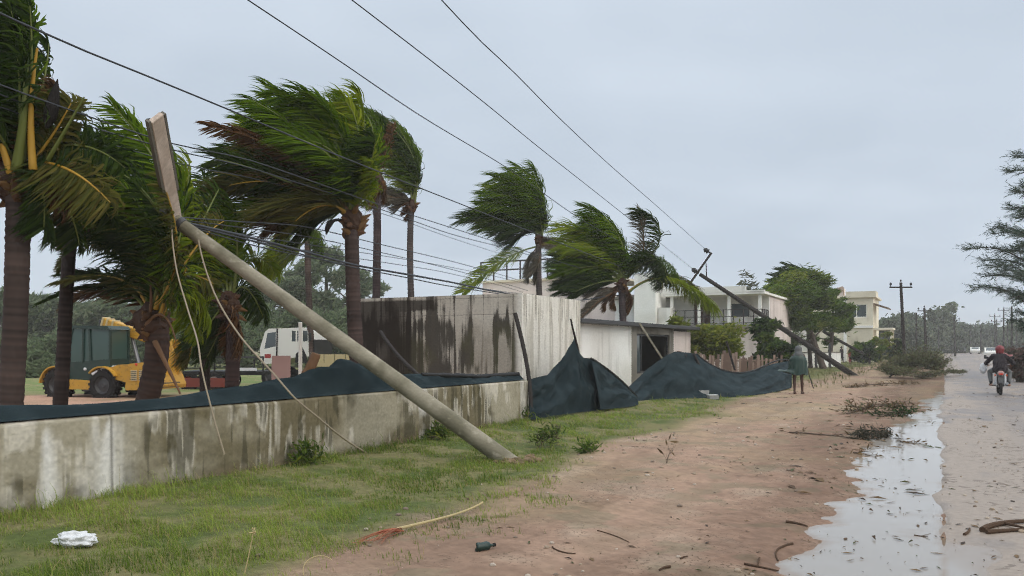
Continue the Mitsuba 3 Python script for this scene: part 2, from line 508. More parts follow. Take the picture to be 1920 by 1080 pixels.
def ground_z(s, t):
    z = 0.05 * npn(s, t, 0.5, 1) + 0.03 * npn(s, t, 2.2, 2) + 0.012 * npn(s, t, 8.0, 3)
    near = sm(120, 60, s)
    z = z * (0.3 + 0.7 * near) + 0.018
    z = z + 0.10 * sm(6.2, 7.9, t) * sm(30, 22, s)
    z = z - 0.025 * (np.exp(-((t - 2.55) / 0.2) ** 2) + np.exp(-((t - 4.0) / 0.2) ** 2)) * sm(32, 24, s)
    z = z - 0.062 * basin(s, t) + 0.030 * npn(s, t, 3.6, 14, 4) * basin(s, t)
    return np.where(t < 0.0, np.minimum(z, 0.0) - 0.03 - 0.0 * t, z) + 0.10 * sm(-8.7, -10.0, t)


def axis(*runs):
    a = np.concatenate([np.arange(a, b, c) for a, b, c in runs])
    return a


sv = np.concatenate([np.array([-60, -30, -12, -4, 0]), axis((2, 14, .07), (14, 26, .12), (26, 44, .3), (44, 100, 1.5)), np.geomspace(100, 2500, 22)])
tv = np.concatenate([-np.geomspace(1500, 11, 18), axis((-10, -1.2, .6), (-1.2, 6.0, .06), (6.0, 9.0, .12), (9, 24, .8)), np.geomspace(24, 1500, 24)])
S_, T_ = np.meshgrid(sv, tv, indexing='ij')
gv = np.stack([RD[0] * S_ + RN[0] * T_, RD[1] * S_ + RN[1] * T_, ground_z(S_, T_)], -1).reshape(-1, 3)
struct('ground', (gv, face_grid(len(sv), len(tv))[:, ::-1]), 'ground_mat', smooth=True, label='bare sandy ground with grass along the wall')


def gz(p):
    """Ground height under the point."""
    s, t = float(p[0] * RD[0] + p[1] * RD[1]), float(p[0] * RN[0] + p[1] * RN[1])
    if -8.6 < t < 0.05:
        return float(road_z(np.array([s]), np.array([t]))[0])
    return float(ground_z(np.array([s]), np.array([t]))[0])


def road_z(s, t):
    return 0.006 + 0.010 * npn(s, t, 0.7, 21) - 0.05 * sm(9.6, 7.0, s + 2.0 * npn(s, t, 0.6, 22)) * sm(-1.0, -0.1, t + 0.8 * npn(s, t, 1.1, 23)) - 0.06 * sm(0.0, 0.12, t) + 0.02 * np.sin(np.clip((t + 8.6) / 8.6, 0, 1) * np.pi)


rs = np.concatenate([np.array([-60, -20, -5]), axis((1, 16, .09), (16, 40, .3), (40, 110, 2.0)), np.geomspace(110, 2400, 16)])
rt = np.concatenate([np.array([-8.6, -8.4, -7, -5.5, -4, -3, -2.2]), np.arange(-1.6, 0.11, .06)])
S_, T_ = np.meshgrid(rs, rt, indexing='ij')
edge = np.where(T_ > -0.3, 0.44 * npn(S_, T_ * 0, 0.75, 24, 5), 0) * sm(-0.3, 0.1, T_)
wob = np.where(T_ < -8.0, 0.5 * npn(S_, T_ * 0, 0.4, 25, 4), 0)
rv = np.stack([RD[0] * S_ + RN[0] * (T_ + edge + wob), RD[1] * S_ + RN[1] * (T_ + edge + wob), road_z(S_, T_)], -1).reshape(-1, 3)
struct('road', (rv, face_grid(len(rs), len(rt))[:, ::-1]), 'road_mat', smooth=True, label='wet tarmac road dusted with sand')

WZ = -0.014
wsv, wtv = np.arange(1, 46, .08), np.arange(-1.5, 2.3, .05)
S_, T_ = np.meshgrid(wsv, wtv, indexing='ij')
depth = WZ - np.where(T_ < 0.0, road_z(S_, T_), ground_z(S_, T_))
murk = sm(0.0, 0.022, depth)[..., None]
wcol = np.array(C(124, 108, 92)) * (1 - murk) + np.array(C(138, 132, 125)) * murk
wv = np.stack([RD[0] * S_ + RN[0] * T_, RD[1] * S_ + RN[1] * T_, np.full_like(S_, WZ)], -1)
struct('puddle', (wv.reshape(-1, 3), face_grid(len(wsv), len(wtv))[:, ::-1]), 'water_mat', smooth=True, color=wcol.reshape(-1, 3), label='long rain puddle along the road edge')


def blades(rng, base, h, w, lean, col, seg=2, wind=(-0.5, 0.1, 0)):
    """Bent grass blades as thin strips: arrays of bases, heights, widths."""
    n = len(base)
    a = rng.uniform(0, 2 * np.pi, n)
    side = np.stack([np.cos(a), np.sin(a), 0 * a], -1)
    d = np.stack([-np.sin(a), np.cos(a), 0 * a], -1) * rng.normal(0, 1, (n, 1)) * lean[:, None] + np.asarray(wind) * lean[:, None]
    vs = []
    for k in range(seg + 1):
        u = k / seg
        c = base + d * (u * u * h)[:, None] + np.array([0, 0, 1.0]) * (u * (1 - 0.25 * u) * h)[:, None]
        ww = (w * (1 - u) ** 0.7 * 0.5)[:, None]
        vs += [c - side * ww, c + side * ww] if k < seg else [c]
    m = 2 * seg + 1
    v = np.stack(vs, 1).reshape(-1, 3)
    o = (np.arange(n) * m)[:, None, None]
    f = []
    for k in range(seg - 1):
        f += [[2 * k, 2 * k + 1, 2 * k + 3], [2 * k, 2 * k + 3, 2 * k + 2]]
    f += [[2 * seg - 2, 2 * seg - 1, 2 * seg]]
    return v, (np.array(f)[None] + o).reshape(-1, 3), np.repeat(col, m, axis=0)


def grass_cover(s, t):
    e = 4.3 + 0.07 * np.clip(s - 4, 0, 22) + 2.4 * npn(s, t, 0.35, 31) + 1.6 * npn(s, t, 1.7, 32, 4)
    return sm(-0.4, 0.7, t - e)


def grass():
    rng = np.random.default_rng(5)
    mb = MB()
    for s0, s1, dens, wmul in ((3.0, 7.5, 2600, 1.0), (7.5, 12, 1500, 1.3), (12, 18, 900, 1.8), (18, 34, 360, 3.0)):
        n = int(dens * (s1 - s0) * 5.0)
        s, t = rng.uniform(s0, s1, n), rng.uniform(3.0, 8.0, n)
        clump = npn(s, t, 2.6, 33, 3) * 2.2 + npn(s, t, 7.0, 34, 2) * 1.2
        keep = rng.uniform(0, 1, n) < grass_cover(s, t) * np.clip(0.55 + 1.5 * clump, 0.03, 1)
        keep &= (s < 15.75) | (t < 7.6)
        s, t, clump = s[keep], t[keep], clump[keep]
        base = RD * s[:, None] + RN * t[:, None] + np.array([0, 0, 1.0]) * ground_z(s, t)[:, None] - [0, 0, 0.005]
        n = len(s)
        tall = np.where(rng.uniform(0, 1, n) < 0.05, 2.6, 1.0) * (1 + 0.8 * sm(7.3, 7.9, t))
        h = rng.uniform(0.025, 0.075, n) * tall * (0.8 + 0.9 * np.clip(clump + .3, 0, 1))
        w = rng.uniform(0.004, 0.009, n) * wmul
        g = np.clip(0.5 + 1.4 * npn(s, t, 0.9, 35, 3) + rng.normal(0, 0.22, n), 0, 1)[:, None]
        col = np.array(C(78, 102, 38)) * (1 - g) + np.array(C(156, 172, 84)) * g
        dry = (rng.uniform(0, 1, n) < 0.16)[:, None]
        col = np.where(dry, np.array(C(164, 152, 104)), col)
        mb.add(*blades(rng, base, h, w, rng.uniform(0.2, 0.9, n), col, 2))
    solo('grass', 'short wind-bent grass along the foot of the wall', 'grass', mb.out(), 'leaf_mat', color=mb.col(), kind='stuff')


grass()


def leaf_litter():
    """Torn leaf scraps and twig bits, too many to count, over the dirt, the road and the puddle's edge."""
    rng = np.random.default_rng(8)
    mb = MB()
    for n, s0, s1, t0, t1, big in ((1500, 4.5, 14, -2.0, 4.8, .8), (700, 14, 34, -5.0, 5.5, 1.8), (260, 8, 24, 0.2, 1.9, 2.0), (300, 10, 40, -7, 0, 1.6)):
        s, t = rng.uniform(s0, s1, n), rng.uniform(t0, t1, n)
        keep = rng.uniform(0, 1, n) < np.clip(0.25 + 3.4 * npn(s, t, 0.8, 41), 0, 1)
        for si, ti in zip(s[keep], t[keep]):
            z = road_z(np.array([si]), np.array([ti]))[0] if ti < 0.05 else ground_z(np.array([si]), np.array([ti]))[0]
            z = max(z, WZ) + 0.004
            L = (0.012 + 0.07 * rng.uniform(0, 1) ** 2.5) * big
            W = L * rng.uniform(0.12, 0.4)
            a = rng.uniform(0, np.pi)
            p = RT(si, ti, z)
            u, v = np.array([math.cos(a), math.sin(a), 0]), np.array([-math.sin(a), math.cos(a), 0])
            lift = np.array([0, 0, rng.uniform(0.004, 0.018) * big])
            pts = np.array([p - u * L, p - v * W + lift, p + u * L + lift * .5, p + v * W + lift * .6])
            mb.add(pts, [[0, 1, 2], [0, 2, 3]], np.array(C(*[(82, 64, 48), (104, 84, 60), (70, 72, 44), (60, 50, 42)][rng.integers(4)])))
    solo('leaf_litter', 'scraps of torn leaves strewn over dirt and tarmac', 'leaf litter', mb.out(), 'vertex_mat', color=mb.col(), kind='stuff')


leaf_litter()

# ------------------------------------------------------------------ boundary wall, concrete building, fallen poles
def cloth_part(parent, name, v, nu, nv, material='net_mat', **k):
    return part(parent, name, (v, face_grid(nu, nv)), material, smooth=True, **k)


def boundary_wall():
    k = thing('boundary_wall', 'low stained concrete roadside wall under a strip of dark netting', 'wall')
    n, m = 190, 14
    s = np.linspace(-4.0, 15.62, n)
    prof = [(8.0, -0.1), (8.0, .25), (8.0, .5), (8.0, .75), (8.0, .955), (8.012, .985), (8.04, 1.0), (8.10, 1.003), (8.16, 1.0), (8.188, .985), (8.2, .955), (8.2, .6), (8.2, .2), (8.2, -0.1)]
    S, J = np.meshgrid(s, np.arange(m), indexing='ij')
    t, z = np.array([p[0] for p in prof])[J], np.array([p[1] for p in prof])[J]
    t = t + 0.014 * npn(S * 1.0, z * 3, 1.2, 51) * (z < 0.97)
    z = z + 0.02 * npn(S, t * 0, 1.1, 52) * (z > 0.9)
    z = z + 0.012 * np.clip(npn(S, t * 0, 6.0, 53), -1, 0) * (z > 0.9)
    v = np.stack([RD[0] * S + RN[0] * t, RD[1] * S + RN[1] * t, z], -1).reshape(-1, 3)
    f = face_grid(n, m)
    end = np.arange(m) + (n - 1) * m
    cap = np.stack([np.full(m - 2, end[0]), end[2:], end[1:-1]], 1)
    mb = MB().add(v, f[:, ::-1]).add(v, cap)
    scene[k] = mikit.ply(mb.out(), 'wall_mat', smooth=40)
    return k


boundary_wall()


def netting_on_wall():
    """Shade netting blown flat along the wall's top, with a hump where it is heaped on something."""
    key = thing('shade_netting', 'long dark teal shade netting lying along the low wall top', 'netting')
    tops = [(-60, 762), (0, 758), (60, 757), (130, 757), (200, 754), (290, 749), (330, 744), (400, 732), (455, 724), (504, 717), (570, 704), (600, 691), (644, 679), (678, 684), (715, 699), (740, 705), (770, 703), (830, 704), (900, 707), (950, 703), (988, 700)]
    px = np.array([a for a, _ in tops], float)
    s_top, z_top = [], []
    for a, b in tops:
        Y = YT(a, 8.22)
        q = P(a, b, Y)
        s_top.append(q @ RD)
        z_top.append(q[2])
    s = np.linspace(-0.5, 15.55, 330)
    zt = np.interp(s, s_top, z_top)
    zt = zt + 0.018 * npn(s, s * 0, 1.8, 61) + 0.010 * npn(s, s * 0, 7, 62)
    zt = np.maximum(zt, 1.03)
    u = np.linspace(0, 1, 26)
    S, U = np.meshgrid(s, u, indexing='ij')
    Z = np.repeat(zt[:, None], len(u), 1)
    # from the wall's outer top edge up over the heap and down behind the wall
    t = 8.015 + 0.62 * U
    shape = np.where(U < 0.32, sm(0, 0.32, U), 1 - 0.9 * sm(0.45, 1.0, U))
    z = 1.012 + 0.004 * npn(S, U, 9, 63) + (Z - 1.012) * shape
    amp = 0.32 * (Z - 1.0) + 0.02
    z = z + amp * 0.28 * np.sin((S * 3.1 + 6.5 * U + 6 * npn(S, U * 2, 0.7, 64)) * 3.0) * np.sin(U * np.pi) ** 0.7 * sm(7, 9, S) + 0.05 * npn(S * 0.8, U * 6, 1.0, 65) * np.sin(U * np.pi)
    z = np.where(U > 0.45, z - 0.5 * sm(0.45, 1, U), z)
    t = t + 0.04 * npn(S, U * 4, 2.0, 66) * (U > 0.05)
    hang = sm(0.06, 0.0, U)
    v = np.stack([RD[0] * S + RN[0] * t, RD[1] * S + RN[1] * t, z], -1).reshape(-1, 3)
    cloth_part(key, 'net_sheet', v, len(s), len(u))
    # rolled hem running along the top near the wall's far end
    hem = [RT(a, 8.2 + 0.03 * math.sin(2.3 * a), float(np.interp(a, s, zt)) + 0.01) for a in np.linspace(11.9, 15.5, 26)]
    v, f = tube(curve(hem, 60), 0.035 + 0.02 * meshkit.noise(np.stack([np.arange(60) * .4, np.zeros(60), np.zeros(60)], -1)), 8)
    part(key, 'rolled_hem', trimesh.Trimesh(v, f, process=False), 'black_mat', smooth=True)


netting_on_wall()


def net_panel(px_list, nu=60, nv=26, fold=0.10, seed=0):
    """A torn sheet between a top line and a bottom line, each given as photo points with their distance."""
    top = np.array([P(x, y, Y) for x, y, Y in px_list[0]])
    bot = np.array([P(x, y, Y) for x, y, Y in px_list[1]])

    def resample(p):
        u = np.concatenate([[0], np.cumsum(np.linalg.norm(np.diff(p[:, [0, 2]], axis=0), axis=1))])
        return np.stack([np.interp(np.linspace(0, u[-1], nu), u, p[:, i]) for i in range(3)], -1)
    a, b = resample(top), resample(bot)
    w = np.linspace(0, 1, nv)[None, :, None]
    v = a[:, None] * (1 - w) + b[:, None] * w
    i, j = np.meshgrid(np.linspace(0, 1, nu), np.linspace(0, 1, nv), indexing='ij')
    n1 = npn(i * 7, j * 2.2 + i * 3, 1.0, 70 + seed, 3)
    n2 = np.sin(18 * (i + 0.4 * j) + 9 * npn(i * 2, j * 2, 1.0, 75 + seed))
    n3 = 0.5 - np.abs(npn(i * 9 + j * 5, j * 3 - i * 2, 1.0, 79 + seed, 2)) * 4
    d = (fold * 1.1 * n1 + fold * 0.22 * n2 + fold * .40 * n3 + fold * .55 * np.sin(j * 8.5 + 3.5 * i + 5 * npn(i * 2, j * 1.5, 2.0, 83 + seed)) * sm(0, .25, j)) * np.clip(np.minimum(i, 1 - i) / .10, 0, 1) * np.sin(np.clip(j * 0.9 + 0.05, 0, 1) * np.pi)
    out = -np.array([RN[0], RN[1], 0])
    v = v + out * (d + 0.25 * fold * np.sin(j * np.pi))[..., None] + np.array([0, 0, 1.0]) * (0.25 * d * (j > .05) * (j < .95))[..., None]
    return v.reshape(-1, 3), nu, nv


def torn_net_fence():
    key = thing('torn_net_fence', 'torn dark teal net fence pulled up to a bent stick beside the wall end', 'net fence')
    y = lambda x, t: YT(x, t)
    v, a, b = net_panel(([(991, 712, y(991, 8.02)), (1008, 707, y(1008, 8)), (1026, 703, y(1026, 8)), (1052, 675, y(1052, 8)), (1067, 651, y(1067, 8)), (1077, 634, y(1077, 8))],
                         [(991, 787, y(991, 7.9)), (1012, 785, y(1012, 7.75)), (1040, 779, y(1040, 7.7)), (1066, 776, y(1066, 7.7)), (1092, 772, y(1092, 7.7))]), 46, 30, 0.13, 0)
    cloth_part(key, 'net_sheet', v, a, b)
    v, a, b = net_panel(([(1076, 634, y(1076, 8)), (1085, 660, y(1085, 8)), (1095, 671, y(1095, 8)), (1110, 672, y(1110, 7.9))],
                         [(1092, 772, y(1092, 7.7)), (1108, 771, y(1108, 7.65)), (1124, 769, y(1124, 7.6)), (1140, 767, y(1140, 7.6))]), 34, 30, 0.12, 1)
    cloth_part(key, 'net_sheet', v, a, b)
    v, a, b = net_panel(([(1108, 673, y(1108, 7.8)), (1117, 674, y(1117, 7.8)), (1150, 702, y(1150, 7.8)), (1172, 722, y(1172, 7.8)), (1193, 743, y(1193, 7.8))],
                         [(1126, 768, y(1126, 7.4)), (1150, 766, y(1150, 7.4)), (1170, 764, y(1170, 7.4)), (1186, 762, y(1186, 7.4)), (1197, 759, y(1197, 7.4))]), 46, 26, 0.09, 2)
    cloth_part(key, 'net_sheet', v, a, b)
    st = curve([P(1070, 598, y(1070, 8.05)), P(1074, 616, y(1074, 8.05)), P(1080, 640, y(1080, 8.1)), P(1084, 775, y(1084, 8.1)) - [0, 0, .1]], 14)
    v, f = tube(st, np.linspace(.022, .045, 14), 8)
    part(key, 'bent_stick', trimesh.Trimesh(v, f, process=False), 'dark_pole_mat', smooth=True)
    v, f = tube(curve([P(1108, 672, y(1108, 7.79)), P(1150, 701, y(1150, 7.79)), P(1194, 744, y(1194, 7.79))], 20), 0.028, 6)
    part(key, 'rolled_hem', trimesh.Trimesh(v, f, process=False), 'black_mat', smooth=True)


torn_net_fence()


def slumped_net_fence():
    key = thing('slumped_net_fence', 'slumped blue grey net fence sagging between leaning sticks in front of the reed fence', 'net fence')
    gy = lambda yy: CAMZ * F / (yy - HY)
    v, a, b = net_panel(([(1178, 726, 24.6), (1214, 692, 25.6), (1248, 667, 26.4), (1266, 659, 27.0), (1288, 661, 27.6), (1308, 664, 28.0)],
                         [(1182, 764, gy(764)), (1215, 754, gy(757)), (1250, 748, gy(753)), (1290, 747, gy(751)), (1320, 747, gy(749)), (1342, 747, gy(748))]), 60, 26, 0.16, 3)
    cloth_part(key, 'net_sheet', v, a, b)
    v, a, b = net_panel(([(1306, 664, 28.0), (1325, 678, 28.4), (1350, 692, 29.0), (1385, 699, 30.0), (1420, 692, 31.5), (1450, 682, 33), (1482, 676, 35)],
                         [(1340, 747, gy(748)), (1362, 745, gy(747)), (1385, 743, gy(745)), (1410, 741, gy(743)), (1436, 738, gy(740)), (1462, 733, gy(735)), (1484, 727, gy(730))]), 70, 26, 0.14, 4)
    cloth_part(key, 'net_sheet', v, a, b)
    for pts in ([(1285, 664, 27.4), (1291, 700, 27.4)], [(1300, 662, 27.6), (1318, 700, 27.4), (1332, 742, 26.9)], [(1362, 640, 29.6), (1378, 694, 29.6)]):
        v, f = tube(curve([P(*p) for p in pts], 10), 0.04, 8)
        part(key, 'leaning_stick', trimesh.Trimesh(v, f, process=False), 'dark_pole_mat', smooth=True)
    hem = curve([P(1306, 664, 27.96), P(1350, 692, 28.9), P(1385, 699, 29.9), P(1420, 692, 31.4), P(1482, 676, 34.9)], 40)
    v, f = tube(hem, 0.03, 6)
    part(key, 'rolled_hem', trimesh.Trimesh(v, f, process=False), 'black_mat', smooth=True)


slumped_net_fence()


# --- walls with openings
def wall_open(o, u, w, h, th, opens=(), bow=0.0):
    """A wall standing on o, running w metres along u, h high; th thick away from the viewer's side (to the left of u). Openings: (x0, z0, x1, z1)."""
    u = nrm(np.asarray(u, float))
    nn = np.array([-u[1], u[0], 0])
    poly = sg.box(0, 0, w, h)
    for a in opens:
        poly = poly.difference(sg.box(*a))
    m = trimesh.creation.extrude_polygon(poly, th, engine='earcut')
    v = np.array(m.vertices)
    return trimesh.Trimesh(np.asarray(o) + u * v[:, :1] + np.array([0, 0, 1.0]) * v[:, 1:2] + nn * v[:, 2:3], m.faces[:, ::-1] if np.linalg.det(np.stack([u, [0, 0, 1.0], nn])) < 0 else m.faces, process=False)


def frame_box(o, u, x0, z0, x1, z1, depth, wid, th=0.06):
    u = nrm(np.asarray(u, float))
    nn = np.array([-u[1], u[0], 0])
    mb = MB()
    at = lambda x, z: np.asarray(o) + u * x + np.array([0, 0, z]) + nn * depth
    R = np.stack([u, nn, [0, 0, 1.0]], 1)
    mb.box(at((x0 + x1) / 2, z0 + wid / 2), (x1 - x0, th, wid), R)
    mb.box(at((x0 + x1) / 2, z1 - wid / 2), (x1 - x0, th, wid), R)
    for x in (x0 + wid / 2, x1 - wid / 2):
        mb.box(at(x, (z0 + z1) / 2), (wid, th - .004, z1 - z0 - 2 * wid), R)
    return mb.out()


def pane_quad(o, u, x0, z0, x1, z1, depth):
    u = nrm(np.asarray(u, float))
    nn = np.array([-u[1], u[0], 0])
    at = lambda x, z: np.asarray(o) + u * x + np.array([0, 0, z]) + nn * depth
    return (np.array([at(x0, z0), at(x1, z0), at(x1, z1), at(x0, z1)]), np.array([[0, 1, 2, 3]]))


def concrete_building():
    """The tall mouldy block behind the wall."""
    key = thing('concrete_building', 'tall flat-topped concrete block with black mould stains behind the wall end', 'building')
    c = RT(17.25, 9.0, 0)
    w, L, h = 5.0, 3.55, 3.02
    mb = MB()
    door = (w - 1.35, -.1, w - 0.45, 2.55)
    back = c + RN * w
    # weathered side (seen from the camera) with a doorway, running from its far left end to the corner
    mb.mesh(wall_open(back - [0, 0, .1], -RN, w, h + .1, 0.22))
    part(key, 'wall', mb.out(), 'tank_mat')
    part(key, 'wall', wall_open(c + RD * .22 - [0, 0, .1], RD, L - .22, h + .1, 0.22), 'tank_mat', label='paler wall side facing the road')
    part(key, 'wall', wall_open(c + RD * L - [0, 0, .1] + RN * .22, RN, w - .22, h + .1, 0.2), 'tank_mat')
    part(key, 'wall', wall_open(back + RD * (L - .2) - [0, 0, .1] - RN * .0, -RD, L - .42, h + .1, 0.2), 'tank_mat')
    R = np.stack([RD, RN, [0, 0, 1.0]], 1)
    part(key, 'roof', MB().box(c + RD * L / 2 + RN * w / 2 + [0, 0, h - .18], (L - .45, w - .45, .12), R).out(), 'grey_concrete_mat')


concrete_building()


def white_house():
    key = thing('white_house', 'single-storey white house with flat dark roof edge and black window opening', 'house')
    t0 = 10.3
    q = lambda px: P(px, HY, YT(px, t0)) * [1, 1, 0]
    o = q(1078)
    Lw = np.linalg.norm(q(1184) - o)
    Lg = np.linalg.norm(q(1262) - o)
    Lp = np.linalg.norm(q(1296) - o)
    h = 2.46
    part(key, 'wall', wall_open(o - [0, 0, .1], RD, Lw, h + .1, 0.2), 'white_wall_mat', label='whitewashed front wall')
    og = o + RD * Lw - RN * 0.03
    wx0, wx1 = np.linalg.norm(q(1193) - o) - Lw, np.linalg.norm(q(1254) - o) - Lw
    part(key, 'wall', wall_open(og - [0, 0, .1], RD, Lg - Lw, h + .1, 0.23, [(wx0, 0.78, wx1, 2.3)]), 'grey_concrete_mat', label='bare grey wall round the window')
    f = part(key, 'window', frame_box(og, RD, wx0, .68, wx1, 2.2, .10, .07), 'dark_metal_mat')
    mb = MB()
    R = np.stack([RD, RN, [0, 0, 1.0]], 1)
    mb.box(og + RD * (wx0 + (wx1 - wx0) * .18) + RN * .1 + [0, 0, 1.44], (.05, .05, 1.36), R)
    part(f, 'mullion', mb.out(), 'dark_metal_mat')
    v = pane_quad(og, RD, wx0 + .07, .75, wx0 + (wx1 - wx0) * .18 - .03, 2.13, .12)
    part(f, 'pane', v, 'pane_mat')
    part(key, 'wall', wall_open(o + RD * (Lg + .002) - [0, 0, .1] + RN * .03, RD, Lp - Lg, h + .02, 0.2), 'pink_wall_mat', label='pinkish wall beyond the window')
    part(key, 'wall', wall_open(o + RN * 5.2 - [0, 0, .1], -RN, 5.0, h + .1, 0.2), 'white_wall_mat')
    part(key, 'wall', wall_open(o + RD * Lp + RN * .2 - [0, 0, .1], RN, 5.0, h + .1, 0.2), 'grey_concrete_mat')
    part(key, 'wall', wall_open(o + RD * Lp + RN * 5.4 - [0, 0, .1], -RD, Lp, h + .1, 0.2), 'grey_concrete_mat')
    part(key, 'roof', MB().box(o + RD * (Lp / 2) + RN * 2.6 + [0, 0, h + .075], (Lp + .5, 5.9, .15), R, .015).out(), 'dark_metal_mat')


white_house()


# --- poles and wires
def pole(key, p0, p1, r0, r1, material='pole_mat', name='pole'):
    n = 30
    u = np.linspace(0, 1, n)
    pts = np.asarray(p0) + u[:, None] * (np.asarray(p1) - np.asarray(p0))
    v, f = tube(pts, r0 + (r1 - r0) * u, 20)
    return part(key, name, trimesh.Trimesh(v, f, process=False), material, smooth=50)


def insulator(parent, base, axis, s=1.0, name='insulator'):
    axis = nrm(np.asarray(axis, float))
    zs = np.array([0, .05, .06, .075, .09, .105, .12, .14, .16]) * s
    rs_ = np.array([.015, .015, .045, .05, .03, .048, .045, .03, .012]) * s
    v, f = tube(np.asarray(base) + axis * zs[:, None], rs_, 10)
    part(parent, name, trimesh.Trimesh(v, f, process=False), 'black_mat', smooth=30)


def fallen_pole():
    key = thing('fallen_utility_pole', 'thick grey utility pole leaning across the low wall in the foreground', 'utility pole')
    base = P(962, 868, 11.95)
    base[2] = -0.15
    a, b = P(957, 868, 12.1), P(345, 425, 12.0)
    top = a + (b - a) * 1.06
    a = a - nrm(b - a) * 0.3
    pole(key, a, top, 0.138, 0.096)
    d = nrm(top - a)
    # iron band near the top
    v, f = tube([b + d * .02, b + d * .10], [.110, .108], 16)
    part(key, 'iron_band', trimesh.Trimesh(v, f, process=False), 'dark_metal_mat', smooth=40)
    v, f = tube([b + d * .28, b + d * .40], [.107, .106], 16)
    part(key, 'iron_band', trimesh.Trimesh(v, f, process=False), 'dark_metal_mat', smooth=40)
    # timber crossarm rising from the pole's top
    c0, c1 = P(327, 404, 11.95), P(292, 220, 10.2)
    x = nrm(c1 - c0)
    wdir = nrm(np.cross(x, d))
    mb = MB().beam(c0 - x * .25, c1, 0.21, 0.07, up=d, bevel=.008)
    arm = part(key, 'crossarm', mb.out(), 'wood_mat')
    mb = MB()
    for sgn in (-1, 1):
        off = np.cross(d, x) * sgn * 0.13
        mb.beam(c0 + off + x * .5, c1 + off + x * (.04 if sgn < 0 else -.02), 0.035, 0.06, up=d)
    part(arm, 'steel_edge', mb.out(), 'grey_concrete_mat')
    for u in (0.78, 0.93):
        insulator(arm, c0 + (c1 - c0) * u - np.cross(d, x) * .02, np.cross(x, np.cross(d, x)), 1.0)
    for i, k in enumerate((-.15, .0, .16)):
        insulator(key, b + d * (.18 + .10 * i), np.cross(d, [.3, .1, 1]) + np.array([0, 0, .6]), 1.1)
    return top, d, c0, c1


FP_TOP, FP_D, ARM0, ARM1 = fallen_pole()


def leaning_pole():
    key = thing('leaning_utility_pole', 'dark utility pole with a crossarm leaning far over in front of the balcony house', 'utility pole')
    a, b = P(1606, 706, 46.6), P(1312, 514, 48.5)
    a[2] = -0.1
    pole(key, a, b, 0.17, 0.11, 'dark_pole_mat')
    c0, c1 = P(1289, 538, 48.3), P(1334, 474, 48.3)
    arm = part(key, 'crossarm', MB().beam(c0, c1, .12, .12, up=(0, 1, 0), bevel=.01).out(), 'dark_pole_mat')
    part(key, 'brace', MB().beam(P(1325, 524, 48.4), P(1324, 494, 48.3), .05, .05).out(), 'dark_metal_mat')
    insulator(arm, P(1333, 475, 48.3), (-.8, 0, .5), 3.2)
    insulator(key, P(1310, 513, 48.3), (-.8, 0, .6), 3.2)
    insulator(arm, P(1294, 531, 48.2), (-.6, 0, .6), 1.6)


leaning_pole()


def wire(label, pts, Y0, Y1, r, ends=(0, 0), cat='overhead wire', group='wires strung along the road', material='cable_mat'):
    """A wire along photo points; its distance runs evenly in 1/Y, so that a straight wire is straight."""
    p = np.asarray(pts, float)
    u = np.concatenate([[0], np.cumsum(np.linalg.norm(np.diff(p, axis=0), axis=1))])
    u /= u[-1]
    w = [P(a, b, 1 / ((1 - k) / Y0 + k / Y1)) for (a, b), k in zip(p, u)]
    w = np.array(w)
    if ends[0]:
        w = np.vstack([w[0] + (w[0] - w[1]) / np.linalg.norm(w[0] - w[1]) * ends[0], w])
    c = curve(w, 60)
    v, f = tube(c, r * .74, 6)
    solo('overhead_wire', label, cat, trimesh.Trimesh(v, f, process=False), material, smooth=True, group=group)


wire('upper thin wire nearest the palms, reaching the lower end of the tilted crossarm', [(465, 0), (620, 103), (790, 218), (940, 308), (1080, 405), (1190, 470), (1291, 532)], 11, 48.2, .013, (8, 0), group=None)
wire('middle thin wire sweeping down the open sky to the leaning pole', [(660, 0), (780, 92), (905, 190), (1000, 268), (1100, 347), (1200, 426), (1306, 510)], 11, 48.4, .012, (8, 0), group=None)
wire('highest thin wire ending at the raised tip of the tilted crossarm', [(828, 0), (890, 66), (960, 132), (1030, 203), (1100, 270), (1230, 385), (1330, 474)], 11, 48.2, .012, (8, 0), group=None)
wire('thick wire passing above the crossarm board and behind the big palm crown', [(20, 34), (95, 69), (260, 136), (430, 206), (640, 294), (870, 385), (1010, 440), (1180, 506), (1300, 548)], 8, 49, .015, (4, 0), group=None)
LOW = 'low wires hanging behind the palm trunks'
WL = 'dark wire hanging low behind the palm trunks towards the roof terrace'
for WN, (pts, Y0, Y1, r) in zip(('uppermost', 'second', 'third', 'fourth', 'fifth', 'sixth', 'seventh', 'eighth'), (([(-30, 148), (145, 211), (290, 260), (480, 304), (709, 383), (840, 425), (985, 471), (1180, 530)], 9, 40, .013),
                       ([(-30, 165), (150, 232), (300, 275), (480, 318), (709, 391), (840, 437), (965, 470), (1150, 528)], 9.5, 40, .013),
                       ([(300, 405), (440, 415), (582, 427), (700, 455), (870, 496), (1000, 534)], 11.95, 38, .014),
                       ([(300, 408), (440, 425), (582, 445), (700, 470), (850, 506), (990, 545)], 12.0, 38, .013),
                       ([(330, 415), (470, 450), (600, 474), (720, 492), (840, 512), (980, 548)], 11.95, 38, .012),
                       ([(340, 418), (460, 440), (600, 462), (720, 480), (850, 502), (985, 532)], 12.0, 38, .011),
                       ([(-30, 190), (150, 252), (310, 300), (480, 336), (709, 398), (840, 444), (960, 482)], 9.5, 40, .011),
                       ([(340, 420), (500, 466), (650, 496), (780, 516), (900, 540), (1000, 552)], 12.0, 36, .014))):
    wire(f'{WN} of the thin wires running low behind the palm trunks to the terrace', pts, Y0, Y1, r, group=LOW)
